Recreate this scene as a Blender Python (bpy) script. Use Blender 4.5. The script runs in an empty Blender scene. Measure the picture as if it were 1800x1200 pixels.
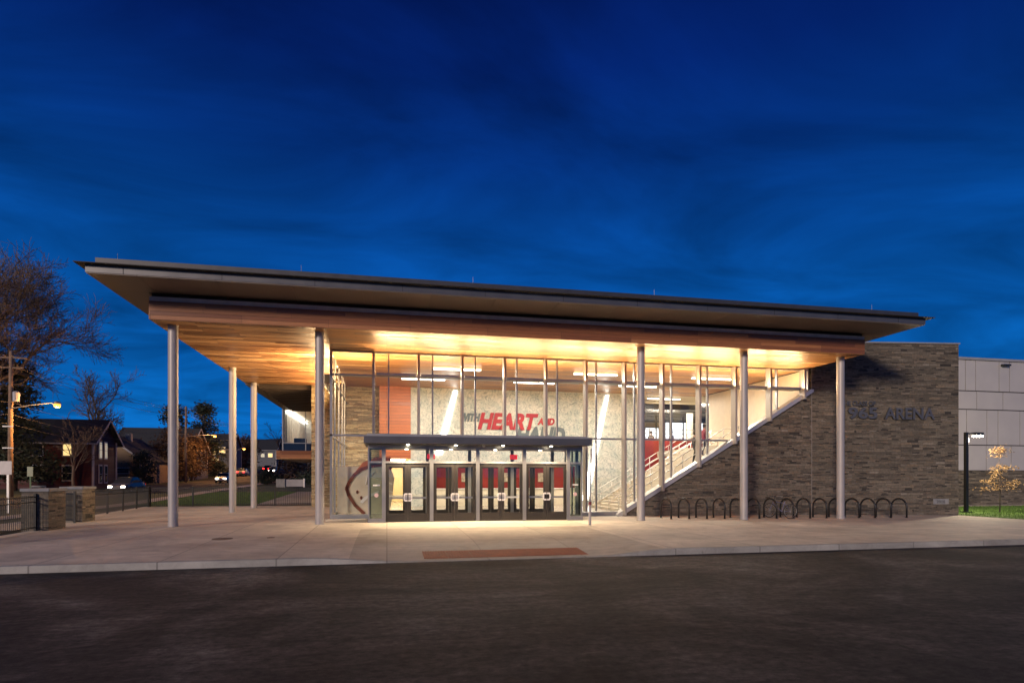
import bpy, bmesh, math, random
from mathutils import Vector, Matrix
random.seed(7)
R = math.radians
SC = bpy.context.scene
COL = SC.collection
# ------------------------------------------------------------------ camera
YAW = math.atan(220 / 1050.0)
cam = bpy.data.cameras.new('camera')
cam.lens, cam.sensor_width = 21.0, 36.0
cam.shift_y = 238 / 1800.0
cam.clip_end = 5000
co = bpy.data.objects.new('camera', cam); COL.objects.link(co)
co.location = (0, 0, 1.87); co.rotation_euler = (R(90), 0, -YAW)
SC.camera = co
# ------------------------------------------------------------------ exposure / engine
SC.view_settings.view_transform = 'Standard'
SC.view_settings.look = 'None'
SC.view_settings.exposure = 0.0
SC.view_settings.gamma = 1.0
cy = SC.cycles
cy.use_denoising = True
cy.max_bounces = 8; cy.transparent_max_bounces = 24; cy.diffuse_bounces = 4; cy.glossy_bounces = 4
cy.caustics_reflective = False; cy.caustics_refractive = False
cy.sample_clamp_indirect = 4.0
cy.use_light_tree = True
# ------------------------------------------------------------------ world: dusk sky
W = bpy.data.worlds.new('World'); SC.world = W; W.use_nodes = True
nt = W.node_tree; nt.nodes.clear()
def wn(t, **k):
    n = nt.nodes.new(t)
    for a, b in k.items(): setattr(n, a, b)
    return n
tc = wn('ShaderNodeTexCoord'); sep = wn('ShaderNodeSeparateXYZ'); nt.links.new(tc.outputs['Generated'], sep.inputs[0])
ramp = wn('ShaderNodeValToRGB'); nt.links.new(sep.outputs['Z'], ramp.inputs[0])
cr = ramp.color_ramp
SKY = [(0.0, (.004, .125, .41)), (.10, (.0022, .103, .375)), (.22, (.0016, .074, .305)), (.34, (.0012, .047, .225)), (.46, (.0010, .025, .160)), (.56, (.0009, .0135, .118)), (.64, (.0008, .0085, .085)), (1.0, (.0006, .0025, .014))]
while len(cr.elements) < len(SKY): cr.elements.new(.5)
for e, (p, c) in zip(cr.elements, SKY): e.position = p; e.color = (*c, 1)
# thin cloud streaks: noise on the plane above the viewer
dv = wn('ShaderNodeMath', operation='ADD'); nt.links.new(sep.outputs['Z'], dv.inputs[0]); dv.inputs[1].default_value = .12
dx = wn('ShaderNodeMath', operation='DIVIDE'); nt.links.new(sep.outputs['X'], dx.inputs[0]); nt.links.new(dv.outputs[0], dx.inputs[1])
dy = wn('ShaderNodeMath', operation='DIVIDE'); nt.links.new(sep.outputs['Y'], dy.inputs[0]); nt.links.new(dv.outputs[0], dy.inputs[1])
cmb = wn('ShaderNodeCombineXYZ'); nt.links.new(dx.outputs[0], cmb.inputs[0]); nt.links.new(dy.outputs[0], cmb.inputs[1])
mp = wn('ShaderNodeMapping'); mp.inputs['Rotation'].default_value = (0, 0, R(28)); mp.inputs['Scale'].default_value = (.75, 1.15, 1); nt.links.new(cmb.outputs[0], mp.inputs[0])
ns = wn('ShaderNodeTexNoise'); ns.inputs['Scale'].default_value = 1.5; ns.inputs['Detail'].default_value = 6; ns.inputs['Roughness'].default_value = .55; ns.inputs['Distortion'].default_value = .6
nt.links.new(mp.outputs[0], ns.inputs['Vector'])
mr = wn('ShaderNodeMapRange'); nt.links.new(ns.outputs['Fac'], mr.inputs['Value'])
for i, v in zip(('From Min', 'From Max', 'To Min', 'To Max'), (.32, .70, .58, 1.46)): mr.inputs[i].default_value = v
mx = wn('ShaderNodeVectorMath', operation='SCALE'); nt.links.new(ramp.outputs[0], mx.inputs[0]); nt.links.new(mr.outputs[0], mx.inputs['Scale'])
bg = wn('ShaderNodeBackground'); nt.links.new(mx.outputs[0], bg.inputs['Color']); bg.inputs['Strength'].default_value = 1.2
wo = wn('ShaderNodeOutputWorld'); nt.links.new(bg.outputs[0], wo.inputs[0])
# ------------------------------------------------------------------ directional light standing in for an unseen parking-lot lamp, front left
sl = bpy.data.lights.new('lot_lamp_sun', 'SUN'); sl.energy = 2.2; sl.angle = R(8.0); sl.color = (1.0, .80, .66)
so = bpy.data.objects.new('lot_lamp_sun', sl); COL.objects.link(so)
sd = Vector((.63 * math.cos(R(15)), .777 * math.cos(R(15)), -math.sin(R(15))))
so.rotation_euler = sd.to_track_quat('-Z', 'Y').to_euler()

# ================================================================== helpers
class MB:
    def __init__(s): s.v = []; s.f = []
    def poly(s, pts):
        n = len(s.v); s.v += [tuple(p) for p in pts]; s.f.append(tuple(range(n, n + len(pts)))); return s
    def box(s, x0, x1, y0, y1, z0, z1):
        n = len(s.v)
        s.v += [(x0, y0, z0), (x1, y0, z0), (x1, y1, z0), (x0, y1, z0), (x0, y0, z1), (x1, y0, z1), (x1, y1, z1), (x0, y1, z1)]
        s.f += [tuple(n + i for i in q) for q in ((0, 3, 2, 1), (4, 5, 6, 7), (0, 1, 5, 4), (1, 2, 6, 5), (2, 3, 7, 6), (3, 0, 4, 7))]
        return s
    def obox(s, c, ax, ay, az):   # oriented box: centre, three half-axis vectors
        n = len(s.v); c = Vector(c); ax, ay, az = Vector(ax), Vector(ay), Vector(az)
        for k in (-1, 1):
            for (i, j) in ((-1, -1), (1, -1), (1, 1), (-1, 1)): s.v.append(tuple(c + ax * i + ay * j + az * k))
        s.f += [tuple(n + i for i in q) for q in ((0, 3, 2, 1), (4, 5, 6, 7), (0, 1, 5, 4), (1, 2, 6, 5), (2, 3, 7, 6), (3, 0, 4, 7))]
        return s
    def bar(s, a, b, w, h):      # rectangular bar from a to b
        a, b = Vector(a), Vector(b); d = b - a
        up = Vector((0, 0, 1)) if abs(d.normalized().z) < .95 else Vector((0, 1, 0))
        x = d.cross(up).normalized(); z = x.cross(d).normalized()
        return s.obox((a + b) / 2, d / 2, x * w / 2, z * h / 2)
    def prism(s, pts, axis, t0, t1):   # pts 2-D polygon; axis 'y': (x,z) extruded in y; 'x': (y,z) in x; 'z': (x,y) in z
        def m(p, t): return {'y': (p[0], t, p[1]), 'x': (t, p[0], p[1]), 'z': (p[0], p[1], t)}[axis]
        n = len(s.v); k = len(pts)
        s.v += [m(p, t0) for p in pts] + [m(p, t1) for p in pts]
        s.f.append(tuple(range(n, n + k))); s.f.append(tuple(range(n + 2 * k - 1, n + k - 1, -1)))
        for i in range(k): s.f.append((n + i, n + k + i, n + k + (i + 1) % k, n + (i + 1) % k))
        return s
    def tube(s, pts, rad, n=6, cap=True):
        pts = [Vector(p) for p in pts]
        rads = rad if isinstance(rad, (list, tuple)) else [rad] * len(pts)
        base = len(s.v); prev = None
        for i, p in enumerate(pts):
            d = (pts[min(i + 1, len(pts) - 1)] - pts[max(i - 1, 0)]).normalized()
            if prev is None:
                up = Vector((0, 0, 1)) if abs(d.z) < .9 else Vector((1, 0, 0))
                x = d.cross(up).normalized()
            else:
                x = (prev - d * prev.dot(d)).normalized()
            prev = x; y = d.cross(x)
            for k in range(n):
                a = 2 * math.pi * k / n
                s.v.append(tuple(p + (x * math.cos(a) + y * math.sin(a)) * rads[i]))
        for i in range(len(pts) - 1):
            for k in range(n):
                a = base + i * n + k; b = base + i * n + (k + 1) % n
                s.f.append((a, b, b + n, a + n))
        if cap:
            s.f.append(tuple(base + k for k in range(n - 1, -1, -1)))
            s.f.append(tuple(base + (len(pts) - 1) * n + k for k in range(n)))
        return s
    def lathe(s, c, prof, n=24):   # prof [(r,z)], vertical axis at c
        base = len(s.v)
        for r, z in prof:
            for k in range(n):
                a = 2 * math.pi * k / n; s.v.append((c[0] + r * math.cos(a), c[1] + r * math.sin(a), c[2] + z))
        for i in range(len(prof) - 1):
            for k in range(n):
                a = base + i * n + k; b = base + i * n + (k + 1) % n
                s.f.append((a, b, b + n, a + n))
        s.f.append(tuple(base + k for k in range(n - 1, -1, -1)))
        s.f.append(tuple(base + (len(prof) - 1) * n + k for k in range(n)))
        return s
    def build(s, name, mat, parent=None, smooth=False, bevel=0, recalc=True):
        me = bpy.data.meshes.new(name); me.from_pydata(s.v, [], s.f); me.update()
        if recalc:
            bm = bmesh.new(); bm.from_mesh(me); bmesh.ops.recalc_face_normals(bm, faces=bm.faces); bm.to_mesh(me); bm.free()
        o = bpy.data.objects.new(name, me); COL.objects.link(o)
        if mat: me.materials.append(mat)
        if smooth:
            for p in me.polygons: p.use_smooth = len(p.vertices) < 6
        if bevel:
            b = o.modifiers.new('bevel', 'BEVEL'); b.width = bevel; b.segments = 2; b.limit_method = 'ANGLE'
        if parent:
            o.parent = parent; o.matrix_parent_inverse = parent.matrix_world.inverted()
        return o
def thing(name, label, cat, loc=(0, 0, 0), group=None, rz=0):
    o = bpy.data.objects.new(name, None); COL.objects.link(o)
    o.location = loc; o.rotation_euler = (0, 0, rz); o.empty_display_size = .3
    o.matrix_world = Matrix.Translation(loc) @ Matrix.Rotation(rz, 4, 'Z')
    return tag(o, label, cat, group)
def tag(o, label, cat, group=None):
    o['label'] = label; o['category'] = cat
    if group: o['group'] = group
    return o
def struct(o, kind='structure'): o['kind'] = kind; return o
def copy_tree(o, parent=None):
    c = o.copy(); COL.objects.link(c)
    if parent: c.parent = parent
    for ch in list(o.children): copy_tree(ch, c)
    return c
def light(name, kind, energy, color, loc, direction, parent, sx=.1, sy=.1, spread=180, size=.1, spot=None):
    l = bpy.data.lights.new(name, kind); l.energy = energy; l.color = color
    if kind == 'AREA': l.shape = 'RECTANGLE'; l.size = sx; l.size_y = sy; l.spread = R(spread)
    else: l.shadow_soft_size = size
    if kind == 'SPOT': l.spot_size = R(spot); l.spot_blend = .5
    o = bpy.data.objects.new(name, l); COL.objects.link(o); o.location = loc
    o.rotation_euler = Vector(direction).to_track_quat('-Z', 'Y').to_euler()
    if parent: o.parent = parent; o.matrix_parent_inverse = parent.matrix_world.inverted()
    return o
# ------------------------------------------------------------------ materials
def newmat(name):
    m = bpy.data.materials.new(name); m.use_nodes = True; t = m.node_tree
    return m, t, t.nodes['Principled BSDF'], t.nodes['Material Output']
def N(t, typ, inp=None, **k):
    n = t.nodes.new(typ)
    for a, b in k.items(): setattr(n, a, b)
    for a, b in (inp or {}).items():
        if hasattr(b, 'is_output'): t.links.new(b, n.inputs[a])
        else: n.inputs[a].default_value = b
    return n
def rampn(t, fac, stops, interp='LINEAR'):
    n = t.nodes.new('ShaderNodeValToRGB'); t.links.new(fac, n.inputs[0]); c = n.color_ramp; c.interpolation = interp
    while len(c.elements) < len(stops): c.elements.new(.5)
    for e, (p, col) in zip(c.elements, stops): e.position = p; e.color = (*col, 1)
    return n
def mixc(t, fac, a, b, mode='MIX'):
    n = t.nodes.new('ShaderNodeMix'); n.data_type = 'RGBA'; n.blend_type = mode
    for s, v in ((n.inputs[0], fac), (n.inputs[6], a), (n.inputs[7], b)):
        if hasattr(v, 'is_output'): t.links.new(v, s)
        else: s.default_value = (*v, 1) if isinstance(v, tuple) else v
    return n.outputs[2]
def bump(t, bs, h, strength=.3, dist=.02):
    b = N(t, 'ShaderNodeBump', {'Height': h, 'Strength': strength, 'Distance': dist}); t.links.new(b.outputs[0], bs.inputs['Normal'])
def plain(name, col, rough=.5, metal=0.0, var=.12, scale=3.0, bmp=0.0, bscale=40):
    m, t, b, o = newmat(name)
    tcn = N(t, 'ShaderNodeTexCoord')
    n = N(t, 'ShaderNodeTexNoise', {'Vector': tcn.outputs['Object'], 'Scale': scale, 'Detail': 5.0})
    lo = tuple(c * (1 - var) for c in col); hi = tuple(min(1, c * (1 + var)) for c in col)
    r = rampn(t, n.outputs['Fac'], [(.3, lo), (.7, hi)])
    t.links.new(r.outputs[0], b.inputs['Base Color'])
    b.inputs['Metallic'].default_value = metal
    rr = N(t, 'ShaderNodeMapRange', {'Value': n.outputs['Fac'], 'To Min': max(0, rough - .08), 'To Max': min(1, rough + .08)})
    t.links.new(rr.outputs[0], b.inputs['Roughness'])
    if bmp:
        n2 = N(t, 'ShaderNodeTexNoise', {'Vector': tcn.outputs['Object'], 'Scale': float(bscale), 'Detail': 4.0}); bump(t, b, n2.outputs['Fac'], bmp, .01)
    return m
def emit(name, col, strength):
    m, t, b, o = newmat(name)
    b.inputs['Base Color'].default_value = (*col, 1)
    b.inputs['Emission Color'].default_value = (*col, 1); b.inputs['Emission Strength'].default_value = strength
    return m
def uv_xyz(t, u='x+y', v='z'):
    g = N(t, 'ShaderNodeTexCoord'); s = N(t, 'ShaderNodeSeparateXYZ', {0: g.outputs['Object']})
    def ex(e):
        parts = e.split('+'); o = s.outputs[parts[0].upper()]
        for p in parts[1:]: o = N(t, 'ShaderNodeMath', {0: o, 1: s.outputs[p.upper()]}, operation='ADD').outputs[0]
        return o
    return N(t, 'ShaderNodeCombineXYZ', {'X': ex(u), 'Y': ex(v)}).outputs[0], g.outputs['Object']
def stone(name, hues, mortar=(.085, .078, .068), rw=.40, rh=.064, msize=.005):
    m, t, b, o = newmat(name)
    uv, ob = uv_xyz(t)
    # a slow warp so that courses vary in height along the wall
    def br(sc, w, h, off, seed):
        mp = N(t, 'ShaderNodeMapping', {'Vector': uv, 'Location': (seed, seed * .37, 0)})
        return N(t, 'ShaderNodeTexBrick', {'Vector': mp.outputs[0], 'Color1': (0, 0, 0, 1), 'Color2': (1, 1, 1, 1), 'Mortar': (.5, .5, .5, 1), 'Scale': 1.0, 'Mortar Size': msize, 'Mortar Smooth': .3, 'Bias': 0.0, 'Brick Width': w, 'Row Height': h}, offset=off, squash=.65, squash_frequency=3)
    b1 = br(1, rw, rh, .37, 0.0); b2 = br(1, rw * 1.55, rh * 2.0, .43, 3.1); b3 = br(1, rw * .8, rh * .5, .29, 7.7)
    # each course block picks one of three course heights
    sel = N(t, 'ShaderNodeTexBrick', {'Vector': uv, 'Color1': (0, 0, 0, 1), 'Color2': (1, 1, 1, 1), 'Mortar': (0, 0, 0, 1), 'Scale': 1.0, 'Mortar Size': 0.0, 'Brick Width': rw * 3.1, 'Row Height': rh * 2}, offset=.41)
    s1 = N(t, 'ShaderNodeMath', {0: sel.outputs['Color'], 1: .80}, operation='GREATER_THAN').outputs[0]
    s2 = N(t, 'ShaderNodeMath', {0: sel.outputs['Color'], 1: .30}, operation='LESS_THAN').outputs[0]
    colv = mixc(t, s2, mixc(t, s1, b1.outputs['Color'], b2.outputs['Color']), b3.outputs['Color'])
    facv = mixc(t, s2, mixc(t, s1, b1.outputs['Fac'], b2.outputs['Fac']), b3.outputs['Fac'])
    r = rampn(t, colv, hues, 'LINEAR')
    n = N(t, 'ShaderNodeTexNoise', {'Vector': ob, 'Scale': 9.0, 'Detail': 6.0, 'Roughness': .65})
    n2 = N(t, 'ShaderNodeTexNoise', {'Vector': ob, 'Scale': .5, 'Detail': 3.0})
    k = N(t, 'ShaderNodeMapRange', {'Value': n.outputs['Fac'], 'From Min': .3, 'From Max': .7, 'To Min': .72, 'To Max': 1.25})
    k2 = N(t, 'ShaderNodeMapRange', {'Value': n2.outputs['Fac'], 'From Min': .3, 'From Max': .7, 'To Min': .86, 'To Max': 1.12})
    kk = N(t, 'ShaderNodeMath', {0: k.outputs[0], 1: k2.outputs[0]}, operation='MULTIPLY')
    c = N(t, 'ShaderNodeVectorMath', {0: r.outputs[0], 'Scale': kk.outputs[0]}, operation='SCALE').outputs[0]
    c = mixc(t, facv, c, mortar)
    t.links.new(c, b.inputs['Base Color']); b.inputs['Roughness'].default_value = .85
    hh = N(t, 'ShaderNodeMath', {0: colv, 1: facv}, operation='SUBTRACT')
    hh2 = N(t, 'ShaderNodeMath', {0: hh.outputs[0], 1: n.outputs['Fac']}, operation='ADD')
    bump(t, b, hh2.outputs[0], .9, .04)
    return m
def boards(name, hues, u, v, length, width, rough=.42, gap=.004, streak=True):
    m, t, b, o = newmat(name)
    uv, ob = uv_xyz(t, u, v)
    br = N(t, 'ShaderNodeTexBrick', {'Vector': uv, 'Color1': (0, 0, 0, 1), 'Color2': (1, 1, 1, 1), 'Mortar': (.5, .5, .5, 1), 'Scale': 1.0, 'Mortar Size': gap, 'Mortar Smooth': .1, 'Brick Width': length, 'Row Height': width}, offset=.43, offset_frequency=3, squash=.8, squash_frequency=4)
    r = rampn(t, br.outputs['Color'], hues)
    mp = N(t, 'ShaderNodeMapping', {'Vector': uv, 'Scale': (1.2, 28, 1)})
    n = N(t, 'ShaderNodeTexNoise', {'Vector': mp.outputs[0], 'Scale': 1.6, 'Detail': 5.0, 'Roughness': .6})
    k = N(t, 'ShaderNodeMapRange', {'Value': n.outputs['Fac'], 'From Min': .3, 'From Max': .7, 'To Min': .75, 'To Max': 1.2})
    c = N(t, 'ShaderNodeVectorMath', {0: r.outputs[0], 'Scale': k.outputs[0]}, operation='SCALE').outputs[0]
    c = mixc(t, br.outputs['Fac'], c, (.025, .012, .006))
    t.links.new(c, b.inputs['Base Color'])
    rr = N(t, 'ShaderNodeMapRange', {'Value': br.outputs['Color'], 'To Min': rough - .1, 'To Max': rough + .14}); t.links.new(rr.outputs[0], b.inputs['Roughness'])
    h = N(t, 'ShaderNodeMath', {0: br.outputs['Color'], 1: .35}, operation='MULTIPLY')
    h2 = N(t, 'ShaderNodeMath', {0: h.outputs[0], 1: br.outputs['Fac']}, operation='SUBTRACT')
    bump(t, b, h2.outputs[0], .5, .008)
    return m
def glassmat(name, tint=(.93, .96, .95), refl=1.0):
    m, t, b, o = newmat(name); t.nodes.remove(b)
    tr = N(t, 'ShaderNodeBsdfTransparent', {'Color': (*tint, 1)})
    gl = N(t, 'ShaderNodeBsdfGlossy', {'Color': (1, 1, 1, 1), 'Roughness': .01})
    fr = N(t, 'ShaderNodeFresnel', {'IOR': 1.5})
    f2 = N(t, 'ShaderNodeMath', {0: fr.outputs[0], 1: refl}, operation='MULTIPLY')
    mx_ = N(t, 'ShaderNodeMixShader', {0: f2.outputs[0], 1: tr.outputs[0], 2: gl.outputs[0]})
    t.links.new(mx_.outputs[0], o.inputs['Surface'])
    return m
GREYST = [(0, (.035, .031, .027)), (.06, (.055, .048, .040)), (.13, (.130, .109, .083)), (.45, (.172, .146, .110)), (.72, (.20, .172, .131)), (.88, (.205, .157, .107)), (1, (.25, .222, .18))]
M = {}
M['stone'] = stone('bluestone_veneer', GREYST)
M['stone_tan'] = stone('tan_stone_veneer', [(0, (.20, .145, .075)), (.3, (.36, .27, .15)), (.6, (.46, .36, .205)), (1, (.55, .44, .27))], mortar=(.2, .165, .11), rw=.6, rh=.07)
M['wood'] = boards('cedar_soffit', [(0, (.20, .082, .028)), (.35, (.35, .165, .062)), (.7, (.45, .23, .095)), (.9, (.55, .30, .13)), (1, (.74, .45, .22))], 'x', 'y', 2.9, .24, .40, .006)
M['wood_band'] = boards('cedar_fascia', [(0, (.20, .072, .026)), (.4, (.28, .105, .038)), (.75, (.35, .138, .052)), (1, (.42, .175, .07))], 'x+y', 'z', 3.1, .155)
M['wood_red'] = boards('red_cedar_panel', [(0, (.36, .10, .03)), (.5, (.44, .13, .04)), (1, (.52, .17, .06))], 'x', 'z', 4.0, .2, gap=.008)
M['eave'] = plain('eave_panel_paint', (.165, .135, .115), .5, .0, .07, 1.2)
M['fascia'] = plain('fascia_metal', (.13, .128, .13), .4, .5, .1, 1.5)
M['gutter'] = plain('gutter_metal', (.34, .34, .35), .45, .15, .1, 1.5)
M['dark'] = plain('dark_recess', (.03, .027, .026), .7)
M['alum'] = plain('aluminium', (.36, .355, .345), .38, .7, .06, 2)
M['alum_light'] = plain('light_aluminium', (.60, .58, .54), .4, .6, .06, 2)
M['fin'] = plain('fin_paint', (.40, .365, .32), .45, .3, .05, 2)
M['bronze'] = plain('bronze_door_metal', (.036, .032, .029), .42, .4, .1, 2)
M['column'] = plain('column_paint', (.40, .375, .36), .46, .15, .08, 1.3, .03, 12)
M['glass'] = glassmat('clear_glass')
M['glass_green'] = glassmat('green_edge_glass', (.42, .52, .47), 1.6)
M['concrete'] = None
M['white'] = plain('white_paint', (.74, .72, .68), .5)
M['cream'] = plain('cream_paint', (.66, .58, .44), .5, 0, .06)
M['red'] = plain('red_paint', (.30, .030, .022), .42, 0, .25, .8)
M['black'] = plain('black_powdercoat', (.018, .018, .019), .38, .2)
M['iron'] = plain('black_iron', (.022, .021, .02), .5, .3)
M['panel'] = plain('grey_wall_panel', (.47, .45, .44), .5, .1, .05, .7)
M['cap'] = plain('stone_cap', (.24, .245, .25), .8, 0, .15, 5, .2)
M['letters'] = plain('letter_metal', (.15, .15, .155), .45, .5)
M['grey_text'] = plain('slate_lettering', (.10, .125, .135), .6)
M['led'] = emit('linear_lamp', (1.0, .90, .72), 9.0)
M['led_white'] = emit('white_slot_lamp', (1.0, .95, .86), 6.0)
M['bulb'] = emit('downlight_lens', (1.0, .86, .62), 22.0)
M['handle'] = plain('satin_handle', (.72, .68, .66), .4, .25, .04)
M['sodium'] = emit('sodium_lens', (1.0, .40, .06), 2.6)
M['exit'] = emit('exit_sign_red', (.9, .02, .03), 1.2)
M['litwin'] = emit('lit_window', (1.0, .72, .28), 1.1)
M['dimwin'] = emit('dim_lit_window', (.9, .85, .60), .28)
M['arenalight'] = emit('arena_window_glow', (.86, .92, 1.0), 1.9)
M['headlamp'] = emit('headlamp', (1.0, .88, .66), 30.0)
M['taillamp'] = emit('taillamp', (1.0, .02, .02), 14.0)

def concrete_mat(name, base, joints=True, dark_zone=False):
    m, t, b, o = newmat(name)
    uv, ob = uv_xyz(t, 'x', 'y')
    n1 = N(t, 'ShaderNodeTexNoise', {'Vector': ob, 'Scale': .45, 'Detail': 6.0, 'Roughness': .6})
    mp = N(t, 'ShaderNodeMapping', {'Vector': ob, 'Scale': (.35, 3.0, 1), 'Rotation': (0, 0, R(4))})
    n2 = N(t, 'ShaderNodeTexNoise', {'Vector': mp.outputs[0], 'Scale': 2.2, 'Detail': 6.0, 'Roughness': .65})
    n3 = N(t, 'ShaderNodeTexNoise', {'Vector': ob, 'Scale': 45.0, 'Detail': 3.0})
    br = N(t, 'ShaderNodeTexBrick', {'Vector': uv, 'Color1': (0, 0, 0, 1), 'Color2': (1, 1, 1, 1), 'Mortar': (.5, .5, .5, 1), 'Scale': 1.0, 'Mortar Size': .02 if joints else 0.0, 'Mortar Smooth': .2, 'Brick Width': 2.6, 'Row Height': 2.9}, offset=0.0)
    a = N(t, 'ShaderNodeMapRange', {'Value': n1.outputs['Fac'], 'From Min': .3, 'From Max': .7, 'To Min': .74, 'To Max': 1.16})
    c = N(t, 'ShaderNodeMapRange', {'Value': n2.outputs['Fac'], 'From Min': .3, 'From Max': .7, 'To Min': .84, 'To Max': 1.12})
    d = N(t, 'ShaderNodeMapRange', {'Value': n3.outputs['Fac'], 'From Min': .3, 'From Max': .7, 'To Min': .94, 'To Max': 1.06})
    e = N(t, 'ShaderNodeMapRange', {'Value': br.outputs['Color'], 'To Min': .88, 'To Max': 1.06})
    k = a.outputs[0]
    for q in (c, d, e): k = N(t, 'ShaderNodeMath', {0: k, 1: q.outputs[0]}, operation='MULTIPLY').outputs[0]
    if dark_zone:   # the later, greyer pour of the curb-ramp apron
        s = N(t, 'ShaderNodeSeparateXYZ', {0: ob})
        g1 = N(t, 'ShaderNodeMath', {0: s.outputs['X'], 1: -.93}, operation='GREATER_THAN').outputs[0]
        g2 = N(t, 'ShaderNodeMath', {0: s.outputs['X'], 1: 7.5}, operation='LESS_THAN').outputs[0]
        g3 = N(t, 'ShaderNodeMath', {0: s.outputs['Y'], 1: 22.3}, operation='LESS_THAN').outputs[0]
        g = N(t, 'ShaderNodeMath', {0: N(t, 'ShaderNodeMath', {0: g1, 1: g2}, operation='MULTIPLY').outputs[0], 1: g3}, operation='MULTIPLY').outputs[0]
        gg = N(t, 'ShaderNodeMapRange', {'Value': g, 'To Min': 1.0, 'To Max': .74}).outputs[0]
        k = N(t, 'ShaderNodeMath', {0: k, 1: gg}, operation='MULTIPLY').outputs[0]
    n6 = N(t, 'ShaderNodeTexNoise', {'Vector': ob, 'Scale': 1.3, 'Detail': 8.0, 'Roughness': .7, 'Distortion': 1.2})
    k = N(t, 'ShaderNodeMath', {0: k, 1: N(t, 'ShaderNodeMapRange', {'Value': n6.outputs['Fac'], 'From Min': .3, 'From Max': .55, 'To Min': .78, 'To Max': 1.04}).outputs[0]}, operation='MULTIPLY').outputs[0]
    vg = N(t, 'ShaderNodeTexVoronoi', {'Vector': ob, 'Scale': 1.6, 'Randomness': 1.0})
    gum = N(t, 'ShaderNodeMath', {0: vg.outputs['Distance'], 1: .05}, operation='LESS_THAN').outputs[0]
    k = N(t, 'ShaderNodeMath', {0: k, 1: N(t, 'ShaderNodeMapRange', {'Value': gum, 'To Min': 1.0, 'To Max': .66}).outputs[0]}, operation='MULTIPLY').outputs[0]
    col = N(t, 'ShaderNodeVectorMath', {0: tuple(base), 'Scale': k}, operation='SCALE').outputs[0]
    jf = N(t, 'ShaderNodeMath', {0: br.outputs['Fac'], 1: .8}, operation='MULTIPLY').outputs[0]
    if joints: col = mixc(t, jf, col, tuple(x * .45 for x in base))
    t.links.new(col, b.inputs['Base Color'])
    rr = N(t, 'ShaderNodeMapRange', {'Value': n1.outputs['Fac'], 'To Min': .62, 'To Max': .85}); t.links.new(rr.outputs[0], b.inputs['Roughness'])
    h = N(t, 'ShaderNodeMath', {0: n3.outputs['Fac'], 1: br.outputs['Fac']}, operation='SUBTRACT'); bump(t, b, h.outputs[0], .25, .006)
    return m
M['concrete'] = concrete_mat('broom_concrete', (.61, .525, .42), True, True)
M['walk'] = concrete_mat('walk_concrete', (.42, .36, .31))
M['curb'] = concrete_mat('curb_concrete', (.36, .345, .315), True)
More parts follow.
